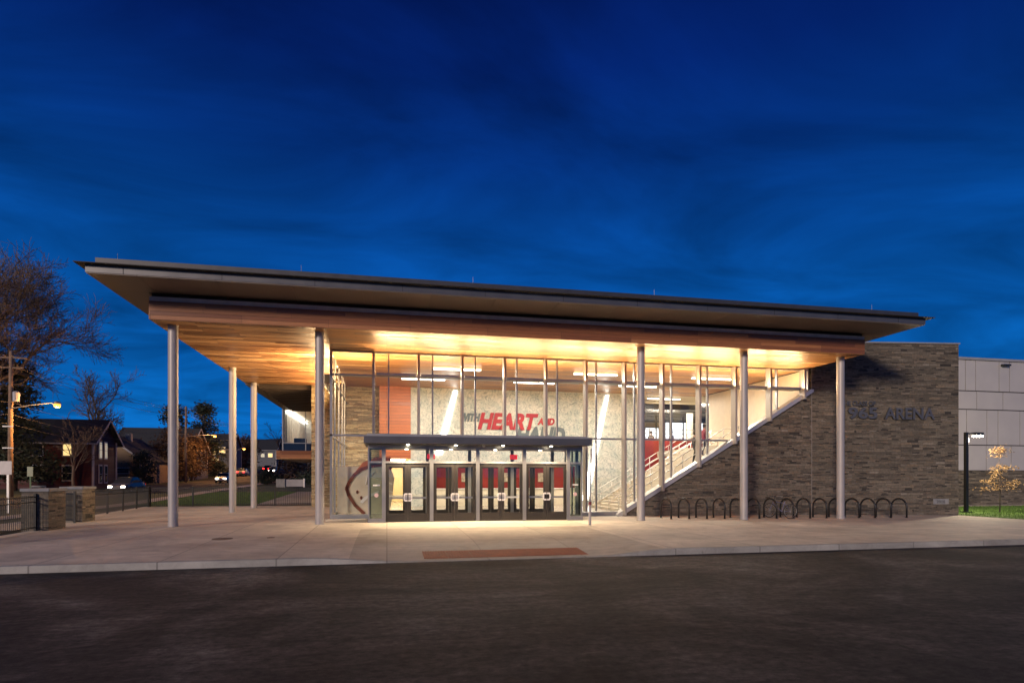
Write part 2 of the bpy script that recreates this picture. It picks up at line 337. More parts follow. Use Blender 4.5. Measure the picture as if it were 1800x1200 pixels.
def asphalt_mat():
    m, t, b, o = newmat('asphalt')
    g = N(t, 'ShaderNodeTexCoord'); ob = g.outputs['Object']
    n1 = N(t, 'ShaderNodeTexNoise', {'Vector': ob, 'Scale': .22, 'Detail': 7.0, 'Roughness': .62, 'Distortion': 1.4})
    mp = N(t, 'ShaderNodeMapping', {'Vector': ob, 'Scale': (.4, 1.5, 1)})
    n4 = N(t, 'ShaderNodeTexNoise', {'Vector': mp.outputs[0], 'Scale': .8, 'Detail': 6.0, 'Roughness': .7})
    n2 = N(t, 'ShaderNodeTexNoise', {'Vector': ob, 'Scale': 70.0, 'Detail': 3.0, 'Roughness': .8})
    v = N(t, 'ShaderNodeTexVoronoi', {'Vector': ob, 'Scale': 110.0})
    r = rampn(t, n1.outputs['Fac'], [(.34, (.016, .0150, .014)), (.47, (.034, .030, .026)), (.56, (.058, .051, .044)), (.68, (.105, .094, .081))])
    k = N(t, 'ShaderNodeMapRange', {'Value': n4.outputs['Fac'], 'From Min': .3, 'From Max': .7, 'To Min': .7, 'To Max': 1.35})
    k2 = N(t, 'ShaderNodeMapRange', {'Value': n2.outputs['Fac'], 'From Min': .3, 'From Max': .7, 'To Min': .6, 'To Max': 1.5})
    kk = N(t, 'ShaderNodeMath', {0: k.outputs[0], 1: k2.outputs[0]}, operation='MULTIPLY')
    c = N(t, 'ShaderNodeVectorMath', {0: r.outputs[0], 'Scale': kk.outputs[0]}, operation='SCALE').outputs[0]
    spk = N(t, 'ShaderNodeMath', {0: v.outputs['Color'], 1: .965}, operation='GREATER_THAN')
    n5 = N(t, 'ShaderNodeTexNoise', {'Vector': ob, 'Scale': 7.0, 'Detail': 6.0, 'Roughness': .75})
    n6 = N(t, 'ShaderNodeTexNoise', {'Vector': mp.outputs[0], 'Scale': 3.0, 'Detail': 7.0, 'Roughness': .8, 'Distortion': 1.0})
    k5 = N(t, 'ShaderNodeMapRange', {'Value': n5.outputs['Fac'], 'From Min': .32, 'From Max': .68, 'To Min': .45, 'To Max': 1.8})
    k6 = N(t, 'ShaderNodeMapRange', {'Value': n6.outputs['Fac'], 'From Min': .32, 'From Max': .68, 'To Min': .5, 'To Max': 1.6})
    c = N(t, 'ShaderNodeVectorMath', {0: c, 'Scale': N(t, 'ShaderNodeMath', {0: k5.outputs[0], 1: k6.outputs[0]}, operation='MULTIPLY').outputs[0]}, operation='SCALE').outputs[0]
    v2 = N(t, 'ShaderNodeTexVoronoi', {'Vector': ob, 'Scale': 9.0})
    s2_ = N(t, 'ShaderNodeMath', {0: v2.outputs['Distance'], 1: .055}, operation='LESS_THAN')
    c = mixc(t, N(t, 'ShaderNodeMath', {0: s2_.outputs[0], 1: .35}, operation='MULTIPLY').outputs[0], c, (.16, .15, .14))
    c = mixc(t, N(t, 'ShaderNodeMath', {0: spk.outputs[0], 1: .5}, operation='MULTIPLY').outputs[0], c, (.16, .15, .14))
    t.links.new(c, b.inputs['Base Color'])
    b.inputs['Roughness'].default_value = .82; b.inputs['Specular IOR Level'].default_value = .25
    h = N(t, 'ShaderNodeMath', {0: n2.outputs['Fac'], 1: v.outputs['Distance']}, operation='ADD')
    bump(t, b, h.outputs[0], .5, .01)
    return m
M['asphalt'] = asphalt_mat()
def grass_mat(name, a, c):
    m, t, b, o = newmat(name)
    g = N(t, 'ShaderNodeTexCoord'); ob = g.outputs['Object']
    n = N(t, 'ShaderNodeTexNoise', {'Vector': ob, 'Scale': 1.1, 'Detail': 8.0, 'Roughness': .7})
    n2 = N(t, 'ShaderNodeTexNoise', {'Vector': ob, 'Scale': 25.0, 'Detail': 4.0, 'Roughness': .7})
    ad = N(t, 'ShaderNodeMath', {0: n.outputs['Fac'], 1: n2.outputs['Fac']}, operation='ADD')
    hf = N(t, 'ShaderNodeMath', {0: ad.outputs[0], 1: .5}, operation='MULTIPLY')
    r = rampn(t, hf.outputs[0], [(.32, a), (.68, c)])
    t.links.new(r.outputs[0], b.inputs['Base Color']); b.inputs['Roughness'].default_value = .9
    bump(t, b, n2.outputs['Fac'], .6, .05)
    return m
M['grass'] = grass_mat('lawn_grass', (.035, .075, .012), (.10, .17, .035))
M['blade'] = grass_mat('grass_blades', (.05, .12, .012), (.13, .24, .04))
M['ground'] = grass_mat('ground_cover', (.035, .05, .018), (.08, .085, .035))
M['hill'] = grass_mat('wooded_hill', (.010, .013, .012), (.022, .024, .022))
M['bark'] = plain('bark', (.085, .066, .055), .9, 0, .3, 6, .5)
M['twig'] = plain('lit_bark', (.13, .10, .075), .9, 0, .3, 6, .5)  # big tree's bark, lightened to carry the street lamps' glow in its colour
M['polewood'] = plain('pole_wood', (.26, .17, .11), .85, 0, .2, 4, .3)
M['leaf_yellow'] = plain('autumn_leaf', (.15, .085, .022), .7, 0, .7, 5)
M['leaf_brown'] = plain('brown_oak_leaf', (.060, .032, .016), .8, 0, .5, 1)
M['needle'] = plain('dark_needles', (.028, .042, .026), .8, 0, .5, 1)
M['siding_red'] = boards('barn_red_siding', [(0, (.07, .012, .014)), (1, (.09, .016, .018))], 'x+y', 'z', 5, .14, .7, .01)
M['siding_tan'] = boards('tan_siding', [(0, (.24, .16, .095)), (1, (.28, .19, .12))], 'x+y', 'z', 5, .14, .7, .01)
M['siding_white'] = boards('pale_siding', [(0, (.13, .14, .16)), (1, (.17, .18, .20))], 'x+y', 'z', 5, .14, .7, .01)
M['shingle'] = plain('roof_shingle', (.03, .033, .038), .85, 0, .3, 8, .3)
M['window_dark'] = plain('dark_window_glass', (.015, .02, .03), .08, 0, .1)
M['trimwhite'] = plain('white_trim', (.40, .39, .40), .6)
M['tyre'] = plain('tyre_rubber', (.015, .015, .016), .8)
def mural_mat():
    m, t, b, o = newmat('mural_plaster')
    g = N(t, 'ShaderNodeTexCoord'); ob = g.outputs['Object']
    n = N(t, 'ShaderNodeTexNoise', {'Vector': ob, 'Scale': .55, 'Detail': 10.0, 'Roughness': .72, 'Distortion': 2.2})
    n2 = N(t, 'ShaderNodeTexNoise', {'Vector': ob, 'Scale': 1.9, 'Detail': 9.0, 'Roughness': .72, 'Distortion': 4.5})
    r = rampn(t, n2.outputs['Fac'], [(.34, (.19, .225, .22)), (.45, (.43, .435, .40)), (.54, (.62, .59, .52))])
    r2 = rampn(t, n.outputs['Fac'], [(.42, (.72, .80, .82)), (.6, (1, 1, 1))])
    c = mixc(t, 1.0, r.outputs[0], r2.outputs[0], 'MULTIPLY')
    t.links.new(c, b.inputs['Base Color']); b.inputs['Roughness'].default_value = .5
    return m
M['mural'] = mural_mat()
def tactile_mat():
    return plain('rust_iron', (.30, .085, .042), .7, .2, .3, 6)
M['rust'] = tactile_mat()

# ================================================================== setting: terrain
def lerp_table(tab, x):
    if x <= tab[0][0]: return tab[0][1]
    for (a, p), (b, q) in zip(tab, tab[1:]):
        if x <= b: return p + (q - p) * (x - a) / (b - a)
    return tab[-1][1]
PROF = [(15.3, -.05), (44, 0), (58, .3), (103, 1.2), (136, 2.7), (200, 6), (300, 9), (700, 14), (3000, 14)]
def prof(Y): return lerp_table(PROF, Y)
def tz(X, Y):
    if Y < 15.25: return -.46
    if -15.1 < X < 30.0 and Y < 41.55: return -.46
    if -4.75 < X < 41 and Y < 70: return -.46
    if X >= 30.0 and Y < 60: return -.20 + .004 * min(0, 30 - X) * 0
    return prof(Y)
xs = [-3000, -900, -400, -200, -120, -80, -60, -50, -42, -36, -32, -29.3, -26, -23, -20.7, -18, -16.5, -15.15, -15.05, -12, -8, -4.8, -4.7, 0, 6, 12, 18, 24, 29.95, 30.05, 33, 36, 41.0, 41.05, 50, 70, 120, 300, 900, 3000]
ys = [-3000, -300, -60, 0, 15.2, 15.3, 18, 22, 26, 30, 34, 38, 41.5, 41.6, 44, 48, 52, 56, 59.9, 60.1, 65, 69.9, 70.1, 76, 83, 90, 97, 104, 112, 120, 130, 142, 160, 180, 200, 250, 300, 420, 700, 1200, 3000]
g = MB(); nx = len(xs)
for y in ys:
    for x in xs: g.v.append((x, y, tz(x, y)))
for j in range(len(ys) - 1):
    for i in range(nx - 1): g.f.append((j * nx + i, j * nx + i + 1, (j + 1) * nx + i + 1, (j + 1) * nx + i))
struct(g.build('ground', M['ground']))
# asphalt forecourt
struct(MB().poly([(-160, -120, -.27), (160, -120, -.27), (160, 15.22, -.27), (-160, 15.22, -.27)]).build('parking_lot', M['asphalt']))
# street climbing along the far left
def strip(name, x0, x1, Y0, Y1, dz, mat, n=40):
    q = MB()
    for j in range(n + 1):
        Y = Y0 + (Y1 - Y0) * j / n; q.v += [(x0, Y, prof(Y) + dz), (x1, Y, prof(Y) + dz)]
    for j in range(n): q.f.append((2 * j, 2 * j + 1, 2 * j + 3, 2 * j + 2))
    return struct(q.build(name, mat))
strip('road', -29, -21, 16, 320, .04, M['asphalt'], 90)
strip('sidewalk', -17.8, -16.3, 16, 150, .05, M['walk'], 60)
strip('path', -8.6, -4.9, 41.7, 62, .05, M['walk'], 10)
struct(MB().poly([(-16.3, 25.1, .004), (-15.0, 25.1, .004), (-15.0, 27.4, .004), (-16.3, 27.4, .004)]).build('gate_path', M['walk']))
# plaza with its curb ramp
def edge(X):    # height of the plaza at its front edge
    return -.105 - .155 * max(0, min(1, (X + 1.7) / 2.1)) * max(0, min(1, (7.4 - X) / 1.6))
def pz(X, Y):
    back = -.0068 * max(0, X - 4)
    if Y >= 24: return back
    k = (24 - Y) / (24 - 15.35)
    z = back * (1 - k) + -.105 * k
    d = edge(X) + .105
    return z + d * max(0, min(1, (18.3 - Y) / (18.3 - 15.6)))
pxs = [-15.1, -14.2, -13.2, -12.2] + [-11 + .5 * i for i in range(82)] + [30.0]
pys = [15.37, 15.6, 15.9, 16.3, 16.8, 17.3, 17.8, 18.3, 19, 20, 21, 22, 23, 24, 25, 26, 27, 27.72, 29, 31, 33, 35, 37, 39, 40, 41.6]
q = MB(); nx = len(pxs)
for y in pys:
    for x in pxs: q.v.append((x, y, pz(x, y)))
for j in range(len(pys) - 1):
    for i in range(nx - 1):
        if pxs[i] < -12.3 and pys[j] < 23.9: continue
        if pxs[i] >= -2.6 and pys[j] >= 27.7: continue
        q.f.append((j * nx + i, j * nx + i + 1, (j + 1) * nx + i + 1, (j + 1) * nx + i))
struct(q.build('plaza', M['concrete'], recalc=True))
q = MB()
cx = [-30, -20, -12] + [-11 + .5 * i for i in range(82)] + [36, 60]
for x in cx: q.v += [(x, 15.2, -.40), (x, 15.2, edge(x) - .012), (x, 15.212, edge(x) + .002), (x, 15.365, edge(x) + .006), (x, 15.365, -.40)]
for i in range(len(cx) - 1):
    for k in range(4): q.f.append((i * 5 + k, i * 5 + 5 + k, i * 5 + 6 + k, i * 5 + 1 + k))
struct(q.build('curb', M['curb']))
# lawn right of the plaza, with real blades, and the lawn left of the fence
def lawn(name, x0, x1, y0, y1, zf, n, hgt, mat_b):
    q = MB()
    for j in range(11):
        for i in range(11):
            x = x0 + (x1 - x0) * i / 10; y = y0 + (y1 - y0) * j / 10; q.v.append((x, y, zf(x, y)))
    for j in range(10):
        for i in range(10): q.f.append((j * 11 + i, j * 11 + i + 1, j * 11 + i + 12, j * 11 + i + 11))
    for _ in range(n):
        x = random.uniform(x0, x1); y = random.uniform(y0, y1); z = zf(x, y); a = random.uniform(0, 6.28); h = hgt * random.uniform(.5, 1.2); w = .018
        k = len(q.v); dx_, dy_ = math.cos(a) * w, math.sin(a) * w; lx, ly = random.gauss(0, .025), random.gauss(0, .025)
        q.v += [(x - dx_, y - dy_, z), (x + dx_, y + dy_, z), (x + lx, y + ly, z + h)]; q.f.append((k, k + 1, k + 2))
    return struct(q.build(name, mat_b, recalc=False), 'stuff')
lawn('lawn', 30.02, 48, 15.4, 34.3, lambda x, y: -.17, 16000, .07, M['blade'])
lawn('grass', -16.2, -8.7, 41.7, 62, lambda x, y: prof(y) + .02, 9000, .07, M['grass'])
struct(MB().box(30.6, 60, 34.3, 35.4, -.4, -.12).build('gravel_strip', M['walk']))
# distant hills
q = MB(); n = 90
for j, (dy_, hz) in enumerate(((0, 0), (120, .5), (260, .9), (420, 1.0), (900, .7))):
    for i in range(n + 1):
        X = -1500 + 2600 * i / n
        h = 46 + 9 * math.sin(X * .006 + 1) + 5 * math.sin(X * .017) + 2.0 * math.sin(X * .05) + random.uniform(-.8, .8)
        q.v.append((X, 520 + dy_ + 40 * math.sin(X * .004), 8 + h * hz))
for j in range(4):
    for i in range(n): q.f.append((j * (n + 1) + i, j * (n + 1) + i + 1, (j + 1) * (n + 1) + i + 1, (j + 1) * (n + 1) + i))
struct(q.build('hills', M['hill']))
#@@BUILDING
# ================================================================== the arena building
B = thing('arena_building', 'modern arena with wide flat roof on round columns, glass front and stone walls', 'building', (8, 27.9, 0))
# --- roof: part, with eave, gutter, wood band and soffits as sub-parts
roof = MB().box(-9.50, 23.15, 22.30, 54.0, 8.90, 9.17).box(-9.72, 23.33, 22.12, 54.1, 8.62, 8.897).build('roof', M['fascia'], B)
roof.data.materials.append(plain('roof_curb_metal', (.075, .075, .08), .45, .4)); [setattr(p, 'material_index', 1) for p in roof.data.polygons if p.center.z > 8.9]
MB().box(-9.98, 23.62, 21.90, 22.115, 8.865, 8.89).box(-9.98, -9.725, 22.12, 54.0, 8.865, 8.89).box(23.335, 23.62, 22.12, 27.0, 8.865, 8.89).build('drip_edge', M['dark'], roof)
for i in range(11): MB().box(-8.6 + 3.05 * i, -8.585 + 3.05 * i, 22.112, 22.119, 8.625, 8.86).build('fascia_seam', M['dark'], roof)
ev = MB()
xe = [-9.70] + [-8.2 + 2.45 * i for i in range(13)] + [23.31]
for a, b in zip(xe, xe[1:]): ev.box(a + .006, b - .006, 22.14, 24.05, 8.585, 8.615)
for j in range(12): ev.box(-9.70, -8.5, 24.06 + 2.45 * j, 24.06 + 2.45 * j + 2.44, 8.585, 8.615)
for j in range(3): ev.box(21.95, 23.31, 24.06 + 1.2 * j, 24.06 + 1.2 * j + 1.19, 8.585, 8.615)
ev.build('eave_soffit', M['eave'], roof)
MB().box(-8.42, 21.85, 24.1, 24.5, 8.2, 8.583).box(-8.42, -8.1, 24.5, 53, 8.2, 8.583).box(21.6, 21.85, 24.5, 27.6, 8.2, 8.583).build('shadow_reveal', M['dark'], roof)
MB().box(-8.44, 21.83, 23.93, 24.098, 8.275, 8.43).build('gutter', plain('gutter_face', (.55, .53, .51), .5, .1), roof)
MB().box(-8.45, 21.82, 23.9, 24.06, 7.6, 8.262).box(-8.45, -8.3, 24.061, 39.0, 7.6, 8.262).box(21.67, 21.82, 24.061, 27.6, 7.6, 8.262).build('wood_band', M['wood_band'], roof)
MB().box(-8.44, 21.81, 23.91, 39.0, 7.585, 7.599).build('wood_soffit', M['wood'], roof)
MB().box(-8.45, -7.75, 39.01, 53.2, 7.5, 8.0).build('edge_beam', M['eave'], roof)
dk = MB()
for k in range(15): dk.box(-7.74, -4.62, 39.4 + .93 * k, 39.55 + .93 * k, 7.35, 7.75)
dk.box(-7.74, -4.62, 39.02, 53.0, 7.9, 7.95)
dk.build('steel_deck', plain('deck_steel', (.11, .085, .07), .5, .4), roof)
for k, (x, yy) in enumerate(((-8.95, 22.6), (-3.0, 22.5), (3.2, 22.5), (20.9, 22.5), (10.6, 22.5))):
    MB().tube([(x, yy, 9.1), (x, yy, 9.45)], .007, 6).build('lightning_rod', M['gutter'], roof)
# --- columns
COLS = [(-7.9, 24.7), (-2.6, 24.7), (11.0, 24.7), (16.07, 24.7), (21.2, 24.7), (-7.9, 33.6), (-7.9, 38.7)]
for i, (x, y) in enumerate(COLS):
    cmb_ = MB().lathe((x, y, 0), [(.20, -.45), (.20, .012), (.174, .014), (.174, 7.56), (.19, 7.56), (.19, 7.584)], 32)
    c_ = cmb_.build('column', M['column'], B, smooth=True)
    for p in c_.data.polygons: p.use_smooth = len(p.vertices) == 4
    c_.data.set_sharp_from_angle(angle=R(40))
# --- stone walls
MB().prism([(11.15, -.45), (22.0, -.45), (22.0, 6.42), (11.15, -.02)], 'y', 27.7, 28.05).build('stone_wall', M['stone'], B)
SW = Matrix.Translation((22.0, 27.7, 0)) @ Matrix.Rotation(R(-8), 4, 'Z')
def place(o, mtx, parent):
    o.matrix_world = mtx
    if parent:
        o.parent = parent; o.matrix_parent_inverse = Matrix.Identity(4) if parent.matrix_world == mtx else parent.matrix_world.inverted()
    return o
sw = MB().box(0, 8.22, 0, 9.5, -.45, 9.0).build('sign_wall', M['stone'])
place(sw, SW, B)
cp = MB().box(-.0, 8.27, -.06, 9.5, 9.003, 9.07).build('coping', M['gutter']); cp.parent = sw
j_ = MB().box(.0, .03, -.012, -.001, -.4, 7.59).build('control_joint', plain('joint_sealant', (.24, .22, .20), .8)); j_.parent = sw
d16 = None
MB().box(-4.6, -.48, 39.0, 39.35, -.45, 7.583).box(-4.6, -4.3, 39.36, 70, -.45, 8.6).build('interior_stone_wall', M['stone_tan'], B)
MB().prism([(11.05, -.06), (11.25, -.06), (22.05, 6.36), (22.05, 6.50), (21.9, 6.50), (11.05, .06)], 'y', 27.58, 28.1).build('sloped_sill', M['alum_light'], B)
# --- right wing clad in grey panels
wing = MB().box(30.5, 75, 35.62, 66, -.4, 10.35).build('panel_wing', M['dark'], B)
pn = MB()
def prow(z0, z1, cuts):
    for a, b in zip(cuts, cuts[1:]): pn.box(a + .026, b - .026, 35.59, 35.617, z0 + .026, z1 - .026)
cut0 = [38.0 + 1.12 * i for i in range(34)]
prow(8.12, 10.35, [33.5, 36, 38.9, 40.3, 41.0, 41.9, 44.0, 44.95, 47.1, 48.2, 50.4, 51.3, 53.6, 56, 60, 75])
prow(6.78, 8.10, [33.5, 37.5, 40.0, 42.0, 44.35, 46.6, 48.9, 53, 58, 75])
prow(4.2, 6.76, [33.5, 36.5, 39.2, 41.1, 42.9, 43.9, 45.9, 46.9, 49, 51, 54, 60, 75])
prow(2.34, 4.18, [33.5, 37, 41.0, 42.85, 45.1, 46.7, 48.8, 51, 55, 60, 75])
pn.build('cladding_panel', M['panel'], wing)
MB().box(30.5, 75, 35.5, 36.2, 10.36, 10.53).build('coping', M['gutter'], wing)
MB().box(30.5, 75, 35.45, 35.618, -.4, 2.325).build('stone_base', M['stone'], wing)
MB().box(44.1, 44.75, 35.3, 35.54, 10.0, 10.12).build('flood_fixture', M['black'], wing)
# --- glass front: aluminium frame with fins, transoms, panes
cw = MB()
XK = [-.58 + 2.0 * k for k in range(12)]
def sill(x): return 3.62 if -.9 < x < 8.6 else (.2 if x < 11.3 else .06 + (x - 11.3) * .5963 + .05)
for x in XK:
    if 22 > x + .66: cw.box(x + .66 - .03, x + .66 + .03, 27.86, 28.02, sill(x + .66), 7.55)
for z0, z1 in ((7.50, 7.584),):
    cw.box(-2.5, 21.95, 27.84, 28.03, z0, z1)
for a, b in zip([-2.48] + XK, XK + [21.95]):
    cw.box(a, b, 27.83, 28.04, 6.45, 6.51)
xend = 11.3 + (3.75 - .1) / .5963
cw.box(-2.5, xend, 27.83, 28.04, 3.71, 3.79)
cw.box(-2.5, -.75, 27.83, 28.04, -.05, .18).box(8.42, 11.2, 27.83, 28.04, -.1, .16)
cw.box(-2.5, -2.4, 27.83, 28.04, .18, 7.5)
cw.box(21.89, 21.97, 27.83, 28.04, 6.5, 7.5)
for y in (30.2, 32.6, 35.0, 37.0): cw.box(-2.52, -2.44, y - .04, y + .04, 0, 7.58)
for z in (.1, 3.75, 6.48): cw.box(-2.52, -2.44, 28.05, 38.99, z - .04, z + .04)
curtain = cw.build('curtain_wall', M['alum'], B)
for k, x in enumerate(XK):
    zb = sill(x) if not (-.9 < x < 8.6) else 3.3
    if x > 11.3: zb = .06 + (x - 11.3) * .5963 - .15
    MB().box(x - .055, x + .055, 27.42, 27.83, max(zb, .0), 7.50).build('fin', M['fin'], curtain)
pan = MB()
pan.poly([(-2.44, 27.93, .1), (-.7, 27.93, .1), (-.7, 27.93, 7.5), (-2.44, 27.93, 7.5)])
pan.poly([(-.7, 27.93, 3.3), (8.45, 27.93, 3.3), (8.45, 27.93, 7.5), (-.7, 27.93, 7.5)])
pan.poly([(8.45, 27.93, .1), (11.3, 27.93, .1), (21.9, 27.93, 6.42), (21.9, 27.93, 7.5), (8.45, 27.93, 7.5)])
pan.poly([(-2.48, 28.0, .1), (-2.48, 39.0, .1), (-2.48, 39.0, 7.55), (-2.48, 28.0, 7.55)])
pan.build('glass', M['glass'], curtain)
# --- interior: floor, mural wall, wood panel, red ticket wall, far rooms
MB().box(-2.44, 22, 28.06, 52.5, -.1, .006).build('lobby_floor', plain('polished_floor', (.34, .30, .25), .25, 0, .1), B)
mural = MB().box(1.49, 2.9, 38.6, 38.9, 0, 7.583).box(2.9, 12.9, 38.6, 38.9, 2.6, 7.583).box(12.9, 17.0, 38.6, 38.9, 0, 7.583).build('mural_wall', M['mural'], B)
MB().box(-.46, 1.485, 38.45, 38.75, 3.06, 7.583).build('red_wood_panel', M['wood_red'], B)
def slot(x0, z0, x1, z1, w0, w1):
    MB().prism([(x0 - w0, z0), (x0 + w0, z0), (x1 + w1, z1), (x1 - w1, z1)], 'y', 38.5, 38.56).build('light_slot', M['led_white'], mural)
slot(4.35, 7.45, 3.25, 3.3, .13, .22); slot(14.72, 7.45, 13.1, .3, .10, .22)
MB().prism([(2.9, 0), (3.0, 0), (3.0, 2.6), (2.9, 2.6)], 'y', 38.6, 40.4).build('niche_side', M['red'], mural)
cnt_ = MB().box(3.0, 12.9, 38.75, 39.2, .006, 1.08).build('service_counter', M['cream'])
tag(cnt_, 'long cream service counter in front of the red wall beyond the doors', 'counter')
MB().box(2.98, 12.92, 38.68, 39.25, 1.082, 1.13).build('counter_top', M['white'], cnt_)
tag(MB().prism([(5.75, 1.135), (6.15, 1.135), (6.1, 1.6), (5.8, 1.6)], 'y', 38.8, 39.0).build('display_box', plain('yellow_green', (.55, .60, .04), .5), bevel=.015), 'small bright yellow green box standing on the cream service counter', 'box')
rw = MB().box(3.0, 12.9, 40.0, 40.2, 0, 2.6).build('red_wall', M['red'], B)
MB().box(2.95, 12.95, 38.62, 40.0, 2.62, 2.75).build('niche_ceiling', M['cream'], rw)
for x in (4.9, 7.4, 10.2): MB().box(x, x + 1.0, 39.9, 39.98, 1.55, 2.15).build('display_board', plain('board_face', (.55, .48, .36), .5, 0, .4, 6), rw)
# yellow-lit corridor left of the mural
cor = MB().box(-.4, -.3, 39.0, 46, 0, 3.06).box(1.5, 1.6, 38.95, 46, 0, 3.06).box(-.4, 1.6, 46, 46.2, 0, 3.06).box(-.45, 1.6, 38.9, 46, 3.06, 3.16).build('corridor_wall', plain('yellow_paint', (.66, .55, .36), .5, 0, .05), B)
MB().box(-.1, 1.2, 40.0, 45.0, 3.0, 3.05).build('corridor_lamp', M['led'], cor)
# upper concourse behind the stair
con = MB().box(17.0, 26.5, 40.5, 70, 3.3, 3.62).build('concourse_floor', M['cream'], B)
MB().box(17.0, 24.5, 40.2, 40.45, 2.2, 4.66).build('red_parapet', M['red'], con)
MB().box(15.0, 40, 54.0, 54.3, 0, 8.5).build('concourse_back_wall', plain('warm_grey_wall', (.36, .31, .26), .6), B)
for (x, w, z0, z1) in ((22.6, 1.2, 5.0, 7.2), (24.5, 1.3, 4.8, 6.6), (26.6, 2.1, 5.0, 7.4), (29.8, 1.8, 5.0, 7.4), (32.6, 1.2, 4.6, 7.0)):
    wd = MB().box(x - .08, x + w + .08, 53.9, 53.99, z0 - .1, z1 + .1).build('concourse_window', M['alum'], B)
    MB().box(x, x + w, 53.82, 53.89, z0, z1).build('pane', M['arenalight'], wd)
rl = MB()
for z in (4.8, 5.1, 5.4): rl.bar((17.1, 41.2, z), (25.5, 41.2, z), .04, .04)
for i in range(10): rl.box(17.2 + .9 * i, 17.25 + .9 * i, 41.15, 41.25, 3.6, 5.45)
rl.build('guard_rail', M['alum'], con)
sf = MB()
for i in range(9): sf.box(17.3 + 1.25 * i, 17.38 + 1.25 * i, 47.0, 47.1, 3.62, 7.55)
for z in (5.0, 6.5): sf.box(17.3, 28.0, 47.02, 47.08, z, z + .08)
sf.build('storefront_frame', M['bronze'], con)
bm_ = MB()
for i in range(6): bm_.box(17, 30, 42 + 2 * i, 42.18 + 2 * i, 7.0, 7.4)
bm_.build('ceiling_beam', M['bronze'], B)
for x in (20.0, 24.6, 27.5): MB().lathe((x, 45.5, 0), [(.26, 3.6), (.26, 7.5)], 20).build('interior_column', M['white'], B, smooth=True)
MB().box(17, 40, 39.02, 54, 7.6, 7.75).build('concourse_ceiling', M['cream'], B)
MB().box(22.0, 22.25, 28.06, 38.0, 3.6, 7.583).build('white_end_wall', plain('end_wall_paint', (.70, .60, .46), .5, 0, .05), B)
MB().box(18.6, 22.0, 28.2, 39, 3.3, 3.66).build('landing', M['cream'], B)
MB().box(17.02, 34, 54.4, 54.6, 0, 9).box(-4.6, 17, 52.6, 52.8, 0, 8.5).build('rear_wall', M['cream'], B)
# upper room at the far left, cantilevered over the lawn
rm = MB().box(-8.55, -4.61, 53.05, 66, 3.42, 4.05).build('upper_room', M['wood_band'], B)
MB().box(-8.9, -4.61, 52.0, 53.04, 3.42, 4.05).build('wood_band', M['wood_band'], rm)
MB().box(-8.9, -4.61, 52.02, 66, 3.36, 3.41).build('wood_soffit', M['wood'], rm)
wp = MB().box(-8.55, -8.40, 53.1, 66, 4.06, 7.8)
for k in range(9): wp.box(-8.398, -8.30, 53.5 + 1.35 * k, 54.5 + 1.35 * k, 4.1, 7.2)
wp.build('white_panel_wall', M['white'], rm)
MB().box(-8.4, -4.6, 66, 66.2, 4.05, 7.8).build('end_wall', M['white'], rm)
MB().box(-8.55, -4.61, 53.1, 66.1, 7.66, 7.85).build('room_ceiling', M['cream'], rm)
MB().box(-8.28, -8.12, 53.3, 65.8, 7.42, 7.50).build('light_strip', M['led_white'], rm)
MB().box(-8.6, -8.5, 52.98, 53.08, 4.05, 7.7).box(-6.75, -6.68, 52.98, 53.06, 4.05, 7.7).box(-8.5, -4.61, 52.98, 53.06, 4.70, 4.76).build('window_frame', M['alum'], rm)
MB().box(-8.5, -4.61, 53.0, 53.02, 4.06, 4.69).build('dark_spandrel', M['window_dark'], rm)
MB().poly([(-8.5, 53.02, 4.76), (-4.61, 53.02, 4.76), (-4.61, 53.02, 7.65), (-8.5, 53.02, 7.65)]).build('glass', M['glass'], rm)
MB().box(-7.9, -6.9, 54.6, 55.3, 4.77, 5.25).build('dark_armchair', M['black'], rm, bevel=.05)
light('room_lamp', 'AREA', 130, (1, .86, .66), (-6.8, 57.5, 7.55), (0, 0, -1), rm, 2, 8)
light('corridor_light', 'AREA', 120, (1, .72, .36), (.6, 42, 2.95), (0, 0, -1), cor, 1, 4)
light('concourse_light', 'AREA', 1500, (1, .84, .62), (23, 47, 7.5), (0, 0, -1), con, 9, 8)
light('niche_light', 'AREA', 60, (1, .72, .5), (8, 39.2, 2.6), (0, .25, -1), rw, 9, .4)
# --- lettering on the mural and on the sign wall
def text(name, body, mat, parent, x0, x1, z0, z1, y, thick, shear=0.0, bold=.0, mtx=None):
    c = bpy.data.curves.new(name, 'FONT'); c.body = body; c.shear = shear; c.offset = bold; c.extrude = .02; c.resolution_u = 3
    o = bpy.data.objects.new(name, c); COL.objects.link(o)
    bpy.context.view_layer.update()
    dg = bpy.context.evaluated_depsgraph_get()
    me = bpy.data.meshes.new_from_object(o.evaluated_get(dg))
    bpy.data.objects.remove(o); bpy.data.curves.remove(c)
    vx = [v.co.x for v in me.vertices]; vy = [v.co.y for v in me.vertices]; vz = [v.co.z for v in me.vertices]
    ax, bx_, ay, by_ = min(vx), max(vx), min(vy), max(vy); az, bz = min(vz), max(vz)
    for v in me.vertices:
        px_, py_, pz_ = v.co
        v.co = (x0 + (px_ - ax) / (bx_ - ax) * (x1 - x0), y - thick * (pz_ - az) / max(1e-6, bz - az), z0 + (py_ - ay) / (by_ - ay) * (z1 - z0))
    me.materials.clear(); me.materials.append(mat)
    r = bpy.data.objects.new(name, me); COL.objects.link(r)
    if mtx is not None: r.matrix_world = mtx
    if parent:
        r.parent = parent; r.matrix_parent_inverse = parent.matrix_world.inverted() if mtx is None else Matrix.Identity(4)
        if mtx is not None: r.matrix_basis = Matrix.Identity(4)
    return r
red_l = plain('red_lettering', (.34, .014, .02), .6)
text('lettering', 'WITH', M['grey_text'], mural, 4.66, 5.98, 5.48, 6.02, 38.59, .03, .28, .065)
